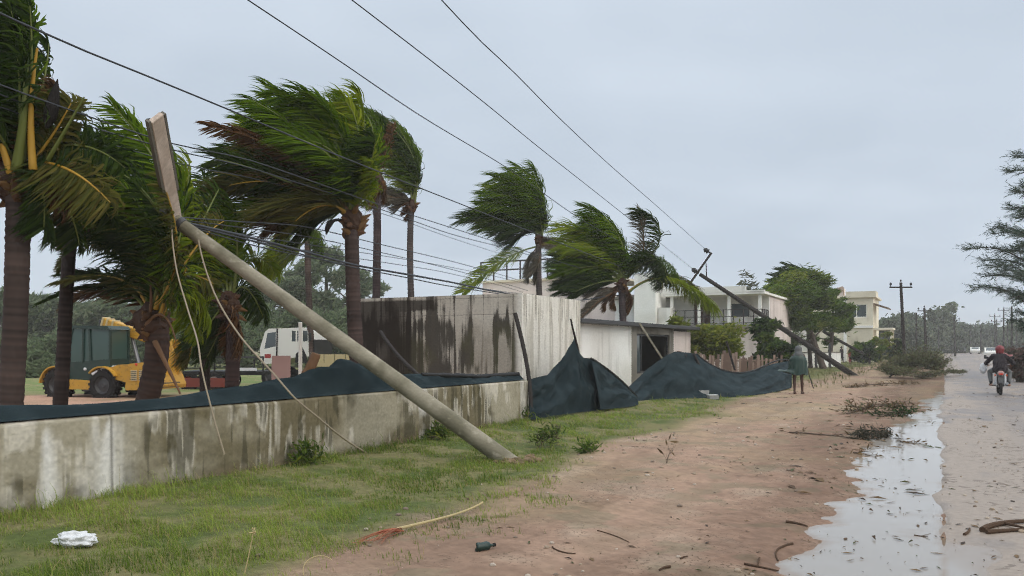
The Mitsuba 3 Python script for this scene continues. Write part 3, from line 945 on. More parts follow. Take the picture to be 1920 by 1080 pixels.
wire('thick bundled cable sagging over the top of the concrete block', [(340, 416), (484, 449), (580, 474), (671, 498), (760, 514), (840, 528), (920, 545), (1000, 558), (1080, 563), (1135, 556), (1165, 553)], 11.95, 34, .030, group=None)
wire('second sagging cable just beneath the thick bundle', [(340, 420), (484, 455), (600, 486), (671, 503), (760, 520), (840, 536), (930, 550), (1020, 562), (1100, 566)], 12.0, 32, .018, group=None)


def dangling(label, pts, r, name='dangling_wire'):
    c = curve([P(*p) for p in pts], 60)
    v, f = tube(c, r, 6)
    solo(name, label, 'wire', trimesh.Trimesh(v, f, process=False), 'cord_mat', smooth=True)


dangling('pale loose wire dangling from the pole top over the wall left of the logs', [(322, 412, 11.8), (330, 500, 11.1), (352, 580, 10.6), (372, 648, 10.15), (378, 690, 9.95), (390, 742, 9.85), (404, 795, 9.82), (421, 852, 9.80)], .011)
dangling('grey loose wire trailing from the leaning pole down the wall to the grass', [(372, 450, 11.8), (400, 545, 11.5), (450, 630, 11.2), (505, 692, 11.0), (545, 738, 10.95), (600, 786, 11.3), (650, 826, 11.9), (692, 852, 12.45)], .013)


def post(name, label, cat, pts, r, material, sides=8):
    c = curve([np.array(p) for p in pts], 12)
    v, f = tube(c, r, sides)
    solo(name, label, cat, trimesh.Trimesh(v, f, process=False), material, smooth=40)


post('leaning_stake', 'thin dark stake leaning at the end of the low wall', 'stake', [P(966, 588, 18.2), P(979, 640, 17.9), P(992, 712, 17.6), P(994, 786, 17.5) - [0, 0, .1]], .05, 'dark_pole_mat')
post('leaning_pipe', 'pale thin pipe leaning across the black window opening', 'pipe', [P(1199, 606, 27.2), P(1240, 670, 26.6), P(1262, 704, 26.2)], .035, 'pole_mat')
post('broken_stick', 'black broken stick propped against the mouldy block', 'stick', [P(714, 622, 17.5), P(745, 665, 16.3), P(788, 706, 15.2)], .04, 'dark_pole_mat')

# ------------------------------------------------------------------ coconut palms in the wind
WIND = nrm(np.array([-1.0, 0.12, -0.10]))
GREEN = [C(80, 104, 24), C(96, 118, 28), C(64, 88, 24)]
DARK = [C(50, 68, 28), C(60, 78, 30), C(42, 58, 28)]
LIME = [C(116, 132, 34), C(100, 120, 30), C(128, 138, 40)]
OLIVE = [C(92, 92, 42), C(80, 84, 42), C(104, 98, 50)]
BROWN = [C(98, 70, 46), C(84, 62, 44), C(112, 84, 56)]
GREYD = [C(110, 104, 92), C(96, 90, 78), C(124, 116, 102)]
PAL = {'g': GREEN, 'd': DARK, 'l': LIME, 'o': OLIVE, 'b': BROWN, 'x': GREYD}


def frond_mesh(rng, path, L0, n=58, wind=0.75, grav=0.22, width=0.045, tones=GREEN, start=0.16, both=1.0, shred=0.25, twist=None):
    """Leaflets along both sides of the midrib, streaming with the wind; and the midrib itself."""
    c = curve(path, 40)
    seg = np.linalg.norm(np.diff(c, axis=0), axis=1)
    u = np.concatenate([[0], np.cumsum(seg)])
    total = u[-1]
    u /= total
    tan = nrm(np.gradient(c, axis=0))
    up = np.array([0, 0, 1.0])
    side = np.cross(tan, up)
    side = np.where(np.linalg.norm(side, axis=1, keepdims=True) < 0.15, np.cross(tan, [0, 1.0, 0.2]), side)
    side = nrm(side)
    for i in range(1, len(side)):                      # keep the side from flipping along the rib
        if side[i] @ side[i - 1] < 0:
            side[i] = -side[i]
    nor = nrm(np.cross(side, tan))
    tw = rng.uniform(.35, 1.25) * rng.choice([-1, 1]) if twist is None else twist
    tw = (tw * np.linspace(.8, 1.2, len(c)))[:, None]
    side, nor = side * np.cos(tw) + nor * np.sin(tw), nor * np.cos(tw) - side * np.sin(tw)
    us = start + (1 - start) * np.linspace(0, 1, n) ** 0.95
    V, Fc, K = [], [], []
    k_seg = 4
    for sgn in (1, -1):
        uu = np.clip(us + rng.uniform(-.5, .5, n) / n * .7, 0, 1)
        keep = rng.uniform(0, 1, n) < both
        uu = uu[keep]
        m = len(uu)
        ip = lambda a: np.stack([np.interp(uu, u, a[:, i]) for i in range(3)], -1)
        b, t, s_, n_ = ip(c), nrm(ip(tan)), nrm(ip(side)) * sgn, nrm(ip(nor))
        prof = np.sin(np.clip(0.16 + 0.80 * (uu - start) / (1 - start), 0, 1) * np.pi) ** 0.55
        L = L0 * (0.35 + 0.65 * prof) * rng.uniform(0.78, 1.12, m)
        L = np.where(rng.uniform(0, 1, m) < shred * 0.4, L * rng.uniform(.35, .7, m), L)
        d0 = nrm(s_ * 0.85 + t * (0.45 + 0.5 * uu)[:, None] + n_ * 0.25 + rng.normal(0, 0.13, (m, 3)))
        q = b.copy()
        pts = [q.copy()]
        wk = wind * rng.uniform(0.75, 1.15, m)
        for k in range(k_seg):
            w = (k + 0.6) / k_seg
            d = nrm(d0 * (1 - wk * w ** .65)[:, None] + WIND * (wk * (0.45 + 0.65 * w))[:, None] + np.array([0, 0, -1.0]) * (grav * w) + rng.normal(0, 0.05, (m, 3)))
            q = q + d * (L / k_seg)[:, None]
            pts.append(q.copy())
        pts = np.stack(pts, 1)
        axis_ = nrm(pts[:, 2] - pts[:, 0])
        wdir = nrm(np.cross(axis_, n_ + rng.normal(0, 0.5, (m, 3))))
        ws = np.array([0.5, 1.0, 0.9, 0.6, 0.0]) * width * 0.5
        rows = []
        for k in range(k_seg + 1):
            if k < k_seg:
                rows += [pts[:, k] - wdir * ws[k], pts[:, k] + wdir * ws[k]]
            else:
                rows += [pts[:, k]]
        v = np.stack(rows, 1)
        per = v.shape[1]
        f = []
        for k in range(k_seg - 1):
            f += [[2 * k, 2 * k + 1, 2 * k + 3], [2 * k, 2 * k + 3, 2 * k + 2]]
        f += [[2 * k_seg - 2, 2 * k_seg - 1, 2 * k_seg]]
        f = (np.array(f)[None] + (np.arange(m) * per)[:, None, None]).reshape(-1, 3) + sum(len(a) for a in V)
        pick = np.array(tones)[rng.integers(0, len(tones), m)] * rng.uniform(0.75, 1.3, (m, 1))
        V.append(v.reshape(-1, 3))
        Fc.append(f)
        K.append(np.repeat(pick, per, axis=0))
    rib = tube(c, 0.034 * (1 - u) ** 0.8 * (total / 3.5) ** .5 + 0.006, 6)
    return (np.vstack(V), np.vstack(Fc)), np.vstack(K), trimesh.Trimesh(*rib, process=False)


plain('rib_green_mat', C(98, 108, 50), 0.6)
plain('rib_yellow_mat', C(178, 140, 52), 0.5)
plain('rib_brown_mat', C(112, 82, 56), 0.7)
RIB = {'g': 'rib_green_mat', 'd': 'rib_green_mat', 'l': 'rib_green_mat', 'o': 'rib_yellow_mat', 'b': 'rib_brown_mat', 'x': 'rib_brown_mat'}


def trunk_mesh(pts, r0, r1, rng, ring=0.10, tint=(74, 56, 50)):
    c = curve(pts, 10)
    L = np.linalg.norm(np.diff(c, axis=0), axis=1).sum()
    n = max(12, int(L / ring) * 3 + 1)
    c = curve(pts, n)
    u = np.linspace(0, 1, n)
    r = r0 + (r1 - r0) * u ** 0.8
    ph = np.arange(n) % 3
    r = r * (1 + np.array([0.035, -0.022, 0.008])[ph] * rng.uniform(.2, 1.6, n)) * (1 + rng.normal(0, 0.014, n))
    r[u < 0.12] *= 1 + 0.35 * (1 - u[u < 0.12] / 0.12) ** 2
    a = np.array(C(*tint))
    blot = meshkit.noise(np.stack([np.arange(n) * .13, np.zeros(n) + r0 * 50, np.zeros(n)], -1))
    col = a[None] * (np.array([0.88, 0.70, 1.08])[ph] * rng.uniform(0.75, 1.25, n) * (.65 + .7 * blot))[:, None]
    return MB().tube(c, r, 16, c=col)


def palm(name, label, crown, Y, foot, fronds, r0=.17, r1=.12, L0=0.75, seed=0, lean=None, n=58, width=0.036, jitter=1, spread=1.0, group=None, tint=(74, 56, 50), wind=0.75, boots=10, coconuts=0, grav=0.22, dens=1.45, extra=1, Ls=1.25, shrink=0.88):
    """crown: photo point of the crown's heart; foot: photo column of the trunk's foot; fronds: (tone, (x, y) half way, (x, y) tip, depth of the tip)."""
    rng = np.random.default_rng(seed)
    key = thing(name, label, 'palm tree', group)
    top = P(*crown, Y)
    ft = np.array([(foot - 960) / F * Y, Y, 0.0])
    ft[2] = gz(ft) - 0.1
    mid = (top + ft) / 2 + (np.array(lean) if lean is not None else np.array([rng.normal(0, .05), 0, 0]))
    mb = trunk_mesh([ft, (ft + mid) / 2 + rng.normal(0, .015, 3), mid, top + [0, 0, .02]], r0, r1, rng, tint=tint)
    part(key, 'trunk', mb.out(), 'vertex_mat', smooth=50, color=None) if False else None
    scene[numbered(f'{key}__trunk')] = mikit.ply(mb.out(), 'vertex_mat', color=mb.col(), smooth=True)
    # fibrous leaf bases round the heart
    if boots:
        mb = MB()
        for i in range(boots):
            a = rng.uniform(0, 2 * np.pi)
            d = nrm(np.array([math.cos(a), math.sin(a), rng.uniform(-.3, 1.2)]))
            p0 = top - [0, 0, rng.uniform(.0, .42)] + np.array([math.cos(a), math.sin(a), 0]) * r1 * .7
            Lb = rng.uniform(.18, .4)
            tn = C(*[(88, 62, 44), (66, 46, 36), (112, 84, 52)][rng.integers(3)])
            mb.tube([p0, p0 + d * Lb * .5, p0 + d * Lb + [0, 0, -.04]], [.075, .06, .012], 6, c=tn)
        mb.mesh(blob(top - [0, 0, .12], (r1 * 1.5, r1 * 1.5, .30), seed, .35, 3.0, 2), C(72, 52, 40))
        scene[numbered(f'{key}__leaf_base')] = mikit.ply(mb.out(), 'vertex_mat', color=mb.col(), smooth=False)
    for i in range(coconuts):
        a = rng.uniform(0, 2 * np.pi)
        part(key, 'coconut', blob(top + np.array([math.cos(a) * .22, math.sin(a) * .22, rng.uniform(-.42, -.2)]), (.09, .09, .11), i, .08, 1.5, 2), 'rib_brown_mat', smooth=True)
    for fr in fronds:
        tone, h, e, dy = fr[:4]
        opt = fr[4] if len(fr) > 4 else {}
        if not opt.get('exact'):
            e = (crown[0] + (e[0] - crown[0]) * shrink, crown[1] + (e[1] - crown[1]) * shrink)
            h = (crown[0] + (h[0] - crown[0]) * (shrink + 1) / 2, crown[1] + (h[1] - crown[1]) * (shrink + 1) / 2)
        for j in range(opt.get('copies', jitter) + (0 if opt.get('exact') else extra)):
            jit = (rng.normal(0, 1, 2) * 0.22 * spread * F / Y * (0.45 if j == 0 else 1.0)) if not opt.get('exact') else np.zeros(2)
            dyj = dy * (1 if j == 0 else rng.uniform(-1.1, 1.1)) + (rng.normal(0, .12) if not opt.get('exact') else 0)
            s = top + np.array([rng.normal(0, .05), rng.normal(0, .05), rng.uniform(-.12, .08)])
            if 'from' in opt:
                s = P(*opt['from'], Y)
            m = P(h[0] + jit[0] * .5, h[1] + jit[1] * .5, Y + dyj * 0.55)
            t = P(e[0] + jit[0], e[1] + jit[1], Y + dyj)
            # quadratic curve through the half-way point
            q = 2 * m - 0.5 * (s + t)
            w = np.linspace(0, 1, 9)[:, None]
            path = (1 - w) ** 2 * s + 2 * w * (1 - w) * q + w ** 2 * t
            lf, col, rib = frond_mesh(rng, path, opt.get('L', L0) * Ls * rng.uniform(.9, 1.1), int(opt.get('n', n) * dens * 1.3), opt.get('wind', wind * .95), opt.get('grav', grav), width, PAL[tone], both=opt.get('both', 0.95), twist=opt.get('twist'), start=opt.get('start', .16))
            fk = numbered(f'{key}__frond')
            scene[fk] = mikit.ply(lf, 'leaf_mat', color=col)
            if tone in 'bx':
                labels[fk] = {'label': 'withered brown frond'}
            part(fk, 'midrib', rib, opt.get('rib', RIB[tone]), smooth=True)
    return key, top


# --- the foreground group behind the low wall
YP1 = 10.3
palm('palm_tree', 'nearest palm at the left edge with a thick reddish trunk and yellow leaf stalks', (34, 318), YP1, 8, [
    ('d', (50, 150), (40, -40), -.9, {'copies': 2}), ('g', (62, 130), (66, -70), .3, {'copies': 2}), ('d', (20, 130), (-60, -30), .4, {'copies': 2}),
    ('g', (-10, 200), (-110, 90), -.5), ('d', (-30, 270), (-160, 240), .6), ('d', (72, 170), (86, 50), .8), ('d', (30, 160), (10, 20), -.5),
    ('b', (80, 240), (110, 158), .2, {'L': .35}), ('o', (100, 262), (158, 180), -.2, {'L': .5}),
    ('o', (130, 320), (240, 400), 1.4, {'L': .55, 'copies': 2}), ('d', (120, 300), (210, 380), 1.1, {'L': .5, 'copies': 2}), ('d', (110, 360), (160, 470), 1.2, {'L': .5, 'copies': 2}), ('o', (90, 220), (150, 185), .9, {'L': .45}), ('d', (-20, 240), (-60, 180), 1.2, {'copies': 2}), ('b', (110, 340), (190, 400), .9, {'L': .42}), ('b', (100, 290), (170, 330), .6, {'L': .4}), ('o', (150, 310), (290, 410), 1.9, {'L': .5}),
    ('b', (80, 350), (120, 400), .5, {'L': .35}), ('d', (-30, 360), (-120, 470), -.2), ('b', (-20, 330), (-90, 420), .6), ('b', (0, 350), (-30, 400), -.3, {'L': .3}), ('d', (20, 230), (-30, 100), .9, {'copies': 2})],
    r0=.148, r1=.140, L0=.62, seed=11, lean=(.05, 0, 0), tint=(70, 57, 52), boots=26, wind=.7, dens=1.3, extra=0, Ls=1.1)

# thick yellow stalks standing in its heart
def stalks():
    key = 'palm_tree'
    for a, b, c, r in (((30, 320), (42, 240), (50, 120), .07), ((62, 318), (58, 220), (70, 90), .05), ((90, 300), (112, 262), (158, 182), .028), ((20, 326), (2, 270), (-30, 190), .05)):
        v, f = tube(curve([P(*a, YP1 - .25), P(*b, YP1 - .35), P(*c, YP1 - .5)], 16), np.linspace(r, r * .28, 16), 8)
        part(key, 'leaf_stalk', trimesh.Trimesh(v, f, process=False), 'rib_yellow_mat' if r == .05 else 'rib_green_mat', smooth=True)
    part(key, 'spathe', trimesh.Trimesh(*tube(curve([P(88, 240, YP1 - .3), P(100, 190, YP1 - .35), P(108, 148, YP1 - .4)], 12), np.array([.02, .05, .07, .08, .08, .08, .07, .06, .05, .04, .02, .004]), 8), process=False), 'hair_mat', smooth=True)


stalks()

palm('palm_tree', 'dark thin-trunked palm just right of the nearest palm, left of the yellow loader', (138, 400), 13.6, 104, [
    ('d', (150, 330), (105, 240), -.3), ('d', (180, 330), (150, 225), .5), ('o', (100, 370), (40, 345), .3), ('b', (120, 430), (90, 470), .5, {'L': .4}),
    ('b', (170, 400), (220, 420), .6, {'L': .5}), ('o', (180, 410), (240, 450), .4), ('d', (200, 360), (270, 340), .8), ('d', (170, 350), (200, 280), .9), ('d', (200, 380), (290, 420), 1.2), ('d', (120, 350), (70, 290), .9), ('o', (150, 440), (120, 520), .9, {'L': .35})],
    r0=.125, r1=.10, L0=.6, seed=12, tint=(58, 46, 42), wind=.55, extra=0, dens=1.3, Ls=1.1)

palm('palm_tree', 'short palm with orange leaf stalks growing in front of the yellow loader', (286, 588), 13.2, 262, [
    ('g', (325, 390), (212, 200), .1, {'L': .72, 'n': 84, 'exact': 1, 'twist': .9}), ('d', (305, 400), (165, 188), .5, {'L': .68, 'n': 80, 'twist': 1.0}), ('g', (330, 370), (250, 165), .9, {'L': .66, 'n': 80, 'twist': .9}), ('d', (285, 420), (150, 270), 1.1, {'L': .66, 'twist': 1.0, 'copies': 2}), ('d', (300, 400), (190, 240), 1.5, {'L': .7, 'copies': 2}), ('d', (260, 420), (130, 330), 1.5, {'L': .66, 'copies': 2}), ('o', (280, 450), (170, 400), 1.2, {'L': .6, 'copies': 2}), ('d', (330, 430), (280, 330), 1.6, {'L': .62, 'copies': 2}), ('l', (370, 420), (360, 280), 1.7, {'L': .62, 'copies': 2}),
    ('d', (270, 430), (170, 330), .7, {'L': .6}), ('d', (320, 470), (262, 356), -1.9, {'L': .5, 'twist': .9, 'exact': 1}), ('g', (306, 480), (215, 330), -1.8, {'L': .52, 'twist': 1.0, 'exact': 1}), ('d', (290, 470), (180, 400), -1.6, {'L': .5, 'twist': .8, 'exact': 1}), ('o', (330, 480), (300, 330), -2.0, {'L': .42, 'twist': 1.1, 'exact': 1}), ('d', (180, 430), (60, 430), 1.4, {'L': .55, 'grav': 1.2, 'wind': .2, 'twist': .2}), ('d', (200, 400), (90, 350), 1.6, {'L': .6, 'grav': .9, 'wind': .3}), ('o', (240, 470), (150, 450), 1.2, {'L': .5, 'grav': .9, 'wind': .3}), ('g', (345, 410), (325, 250), .5, {'L': .6}), ('l', (352, 430), (390, 290), .9, {'L': .6}), ('l', (335, 440), (345, 320), 1.0, {'L': .6}), ('o', (365, 460), (430, 390), 1.0, {'L': .55}), ('d', (240, 380), (120, 280), 1.6, {'L': .6}), ('o', (230, 400), (150, 410), 1.3, {'L': .55, 'grav': .6}), ('d', (300, 440), (250, 330), 1.4, {'L': .6}), ('g', (350, 400), (300, 240), 1.3, {'L': .6}), ('d', (380, 420), (430, 330), 1.7, {'L': .6}),
    ('d', (210, 425), (70, 392), .2, {'L': .58, 'n': 60, 'grav': 1.5, 'wind': .12, 'exact': 1, 'twist': .15}), ('d', (225, 440), (90, 420), .8, {'L': .55, 'n': 56, 'grav': 1.4, 'wind': .15, 'twist': .2}), ('o', (240, 430), (140, 350), .5, {'L': .5, 'grav': 1.0, 'wind': .25}),
    ('o', (215, 520), (72, 522), .2, {'L': .45, 'n': 60, 'grav': .55, 'wind': .5, 'twist': .3}), ('d', (205, 525), (70, 545), .7, {'L': .42, 'grav': .5, 'twist': .3}), ('d', (220, 520), (110, 512), 1.1, {'L': .45, 'twist': .3}), ('b', (210, 550), (110, 585), .9, {'L': .36}),
    ('l', (350, 530), (410, 590), .9, {'grav': .5, 'L': .55}), ('o', (345, 510), (440, 515), 1.0, {'grav': .5, 'L': .55}), ('l', (365, 490), (455, 450), 1.2, {'grav': .5, 'L': .55}), ('l', (335, 560), (370, 640), .8, {'L': .4, 'grav': .5}), ('l', (352, 480), (410, 440), .9, {'L': .55})],
    r0=.165, r1=.19, L0=.6, seed=13, tint=(72, 54, 46), boots=16, wind=.62, dens=1.2, extra=0, Ls=1.1)
KP3 = 'palm_tree_002'
for a, b, c, r, m in (((292, 580), (306, 500), (312, 440), .045, 'rib_yellow_mat'), ((300, 590), (318, 520), (322, 455), .035, 'rib_yellow_mat'), ((306, 590), (330, 540), (352, 500), .03, 'rib_yellow_mat'),
                      ((282, 585), (283, 540), (278, 500), .03, 'rib_brown_mat'), ((290, 640), (315, 690), (338, 738), .05, 'rib_brown_mat'), ((268, 618), (300, 590), (330, 640), .035, 'rib_brown_mat')):
    v, f = tube(curve([P(*a, 12.95), P(*b, 12.85), P(*c, 12.8)], 16), np.linspace(r * .9, r * .3, 16), 8)
    part(KP3, 'leaf_stalk', trimesh.Trimesh(v, f, process=False), m, smooth=True)

palm('palm_tree', 'dark palm with hanging withered fronds, under the upper part of the leaning grey pole', (430, 560), 17.4, 437, [
    ('d', (420, 480), (340, 400), .4, {'copies': 2}), ('l', (400, 450), (350, 330), .5, {'copies': 2}), ('d', (420, 460), (370, 300), .9, {'copies': 2}), ('l', (430, 440), (400, 290), .3), ('d', (450, 470), (430, 380), .6), ('l', (390, 500), (310, 440), .8), ('g', (445, 440), (420, 330), -.6),
    ('l', (470, 480), (520, 500), .5, {'grav': .5}), ('d', (400, 590), (350, 650), -.3, {'grav': .6}), ('l', (380, 570), (330, 620), .6, {'grav': .6}), ('d', (420, 610), (390, 690), .3, {'grav': .8}),
    ('b', (450, 600), (470, 660), -.2, {'grav': .9}), ('d', (462, 540), (500, 600), .6, {'grav': .8}), ('o', (410, 540), (360, 560), .9), ('b', (440, 610), (452, 690), .2, {'L': .4})],
    r0=.15, r1=.14, L0=.72, seed=14, tint=(60, 44, 42), boots=16, wind=.6, dens=1.2, extra=0, Ls=1.0)
palm('palm_tree', 'slim dark palm trunk with ragged low fronds, right beside the loader rear', (392, 610), 18.5, 388, [
    ('d', (370, 540), (300, 470), .3), ('l', (385, 520), (350, 420), -.4), ('d', (410, 540), (420, 450), .5), ('l', (350, 590), (300, 640), .2, {'grav': .6}), ('d', (415, 610), (440, 670), .4, {'grav': .7}), ('o', (365, 620), (340, 690), -.3, {'grav': .6})],
    r0=.12, r1=.11, L0=.65, seed=15, tint=(56, 44, 40), wind=.6, dens=1.2, extra=0, Ls=1.0)

# --- the big wind-blown palm and its neighbours
palm('palm_tree', 'big palm with a huge wind-swept crown, beside the left end of the mouldy block', (660, 402), 17.2, 678, [
    ('g', (640, 260), (545, 150), -.8, {'copies': 2}), ('g', (655, 270), (590, 165), .6, {'copies': 2}), ('l', (670, 260), (640, 168), -.2, {'copies': 2}), ('g', (690, 270), (660, 180), 1.0, {'copies': 2}), ('d', (684, 290), (690, 200), 1.4),
    ('g', (610, 280), (490, 170), .9, {'copies': 2}), ('g', (595, 290), (460, 200), -.9, {'copies': 2}), ('l', (580, 290), (440, 215), .2, {'copies': 2}), ('d', (570, 310), (430, 260), .8, {'copies': 2}),
    ('b', (540, 292), (392, 238), -1.2, {'L': .5, 'exact': 1}), ('b', (550, 320), (420, 290), -.9, {'L': .5}), ('o', (560, 320), (440, 300), -.4), 
    ('o', (550, 340), (400, 330), -.9), ('g', (560, 350), (430, 370), .5, {'copies': 2}), ('o', (570, 365), (450, 400), -.6), ('b', (580, 370), (470, 420), .9), ('d', (540, 345), (390, 300), 1.2),
    ('d', (600, 380), (520, 430), .5), ('o', (610, 385), (540, 420), -.7), ('d', (550, 320), (410, 310), 1.3), ('g', (625, 300), (520, 240), -1.3, {'copies': 2}), ('l', (690, 340), (700, 280), -.8, {'L': .5})],
    r0=.172, r1=.145, L0=.80, seed=16, tint=(72, 58, 54), boots=16, coconuts=3, lean=(-.05, 0, 0), n=62)
part('palm_tree_005', 'spathe', trimesh.Trimesh(*tube(curve([P(640, 412, 16.9), P(622, 416, 16.8), P(612, 440, 16.8)], 12), np.array([.02, .03, .03, .03, .04, .05, .06, .06, .06, .05, .03, .01]), 8), process=False), 'hair_mat', smooth=True)

palm('palm_tree', 'tall palm with a straight dark trunk, right behind the big wind-swept crown', (706, 328), 28.0, 700, [
    ('d', (690, 260), (640, 190), .6), ('g', (700, 250), (660, 190), -.6), ('g', (715, 255), (690, 195), .2), ('d', (690, 290), (640, 270), .9), ('b', (722, 300), (740, 250), -.3, {'L': .4}),
    ('b', (718, 340), (716, 380), .3, {'L': .5, 'grav': .8}), ('g', (680, 310), (630, 320), -.9), ('d', (724, 270), (716, 215), .8)],
    r0=.15, r1=.13, L0=.8, seed=17, tint=(62, 50, 50))
palm('palm_tree', 'tall slim palm with a narrow crown bent left, rightmost trunk behind the mouldy block', (772, 378), 31.5, 781, [
    ('d', (776, 300), (714, 214), -.5, {'copies': 2}), ('g', (786, 310), (760, 232), .6, {'copies': 2}), ('d', (768, 290), (704, 212), .9), ('l', (760, 320), (718, 270), -.7, {'copies': 2}), ('g', (778, 320), (744, 262), .2, {'copies': 2}),
    ('x', (745, 370), (712, 360), .5, {'L': .6}), ('x', (752, 372), (722, 376), -.4, {'L': .6}), ('g', (782, 330), (778, 290), .3, {'L': .5}), ('b', (766, 392), (764, 410), .1, {'L': .3})],
    r0=.135, r1=.12, L0=.85, seed=18, tint=(80, 72, 70), lean=(-.12, 0, 0))
palm('palm_tree', 'small thin palm seen under the big crown, left of the truck cab', (577, 430), 33.0, 585, [
    ('l', (550, 400), (500, 420), .5), ('l', (545, 440), (500, 500), -.5, {'grav': .6}), ('o', (600, 400), (560, 370), .6), ('l', (540, 480), (495, 520), .4, {'from': (574, 450)}), ('g', (600, 440), (612, 480), .3, {'L': .5}), ('o', (560, 400), (530, 380), -.6)],
    r0=.14, r1=.12, L0=.8, seed=19, tint=(84, 70, 64))

# --- the palms in front of the pink house
palm('palm_tree', 'palm with a crown blown over to the left, standing before the railed terrace', (1010, 446), 36.0, 1016, [
    ('g', (1012, 370), (950, 310), -.4, {'copies': 2}), ('g', (1016, 390), (985, 322), .6, {'copies': 2}), ('l', (990, 370), (910, 335), .3, {'copies': 2}), ('g', (975, 380), (885, 365), -.6, {'copies': 2}), ('d', (970, 395), (865, 398), .5, {'copies': 2}),
    ('g', (975, 410), (880, 415), -.3, {'copies': 2}), ('d', (985, 420), (930, 440), .6), ('g', (1000, 360), (935, 320), .9, {'copies': 2}), ('d', (1019, 410), (1010, 350), -.2, {'L': .6}), ('d', (990, 425), (945, 450), -.7),
    ('l', (940, 490), (868, 548), -.9, {'from': (1008, 462), 'L': .75, 'exact': 1, 'grav': .5}), ('x', (998, 490), (1000, 530), .2, {'L': .45, 'grav': 1.2, 'from': (1008, 462)}), ('x', (1012, 490), (990, 520), -.3, {'L': .4, 'grav': 1.2, 'from': (1008, 462)}), ('x', (1025, 456), (1050, 460), -.1, {'L': .35, 'from': (1010, 458)})],
    r0=.15, r1=.125, L0=.95, seed=20, tint=(96, 86, 82), wind=.8, n=56)
palm('palm_tree', 'palm with a dense crown combed to the left, growing in front of the white pillar', (1166, 528), 32.0, 1172, [
    ('g', (1160, 450), (1090, 398), -.4, {'copies': 2}), ('g', (1166, 460), (1125, 400), .6, {'copies': 2}), ('l', (1140, 450), (1060, 420), .3, {'copies': 2}), ('l', (1125, 465), (1040, 455), -.6, {'copies': 2}), ('d', (1120, 490), (1035, 480), .5, {'copies': 2}),
    ('g', (1120, 500), (1030, 510), -.3, {'copies': 2}), ('d', (1125, 515), (1050, 530), .6, {'copies': 2}), ('d', (1130, 525), (1062, 545), -.6), ('g', (1150, 440), (1095, 412), .9, {'copies': 2}),
    ('x', (1206, 470), (1196, 398), .3, {'from': (1176, 522), 'exact': 1, 'L': .62, 'wind': .5}), ('d', (1238, 440), (1192, 396), .1, {'from': (1190, 510), 'exact': 1, 'L': .72, 'start': .2}),
    ('g', (1222, 490), (1262, 532), .4, {'L': .5}), ('d', (1228, 486), (1258, 524), -.5, {'L': .6}), ('l', (1255, 524), (1344, 580), -.6, {'from': (1180, 548), 'exact': 1, 'L': .75, 'grav': 1.3, 'wind': .2, 'twist': .3, 'start': .3}), ('o', (1250, 520), (1318, 560), .7, {'from': (1180, 545), 'exact': 1, 'L': .7, 'grav': 1.2, 'wind': .25, 'twist': .5, 'start': .3}), ('d', (1218, 478), (1262, 535), -.2, {'L': .5, 'grav': .6}),
    ('x', (1130, 560), (1086, 600), -.3, {'L': .5, 'grav': .6, 'from': (1166, 545), 'exact': 1}), ('x', (1128, 556), (1092, 585), .4, {'L': .55, 'grav': .7, 'from': (1166, 545)}), ('b', (1188, 560), (1186, 588), 0, {'L': .3, 'grav': 1}), ('b', (1150, 560), (1148, 590), .2, {'L': .35, 'grav': 1})],
    r0=.15, r1=.13, L0=.90, seed=21, tint=(70, 60, 60), wind=.85, n=58, boots=14)
palm('palm_tree', 'palm with swept dark fronds rising out of the bushy tree beyond the balcony house', (1512, 585), 62.0, 1520, [
    ('d', (1512, 530), (1460, 500), .6, {'copies': 2}), ('g', (1520, 540), (1490, 495), -.6, {'copies': 2}), ('d', (1505, 540), (1440, 520), -.9, {'copies': 2}), ('g', (1490, 560), (1430, 560), .8, {'copies': 2}), ('d', (1524, 550), (1515, 505), .3, {'copies': 2}), ('g', (1490, 575), (1440, 590), -.3, {'copies': 2})],
    r0=.16, r1=.14, L0=1.1, seed=23, tint=(84, 76, 70), n=44, width=.07)

# ------------------------------------------------------------------ houses down the road
def railing(parent, pts, h, posts, r=.025, rails=(1.0, .5), material='rail_mat', name='railing'):
    """A railing along a line of points: posts and rails; the whole a part, each post a sub-part."""
    c = np.array(pts, float)
    mb = MB()
    for q in rails:
        for a, b in zip(c[:-1], c[1:]):
            mb.beam(a + [0, 0, h * q], b + [0, 0, h * q], 2 * r, 2 * r)
    k = part(parent, name, mb.out(), material)
    u = np.concatenate([[0], np.cumsum(np.linalg.norm(np.diff(c, axis=0), axis=1))])
    for w in np.linspace(0, u[-1], posts):
        p = np.array([np.interp(w, u, c[:, i]) for i in range(3)])
        part(k, 'post', MB().beam(p, p + [0, 0, h + .03], 2.4 * r, 2.4 * r, up=(0, 1, 0)).out(), material)
    return k


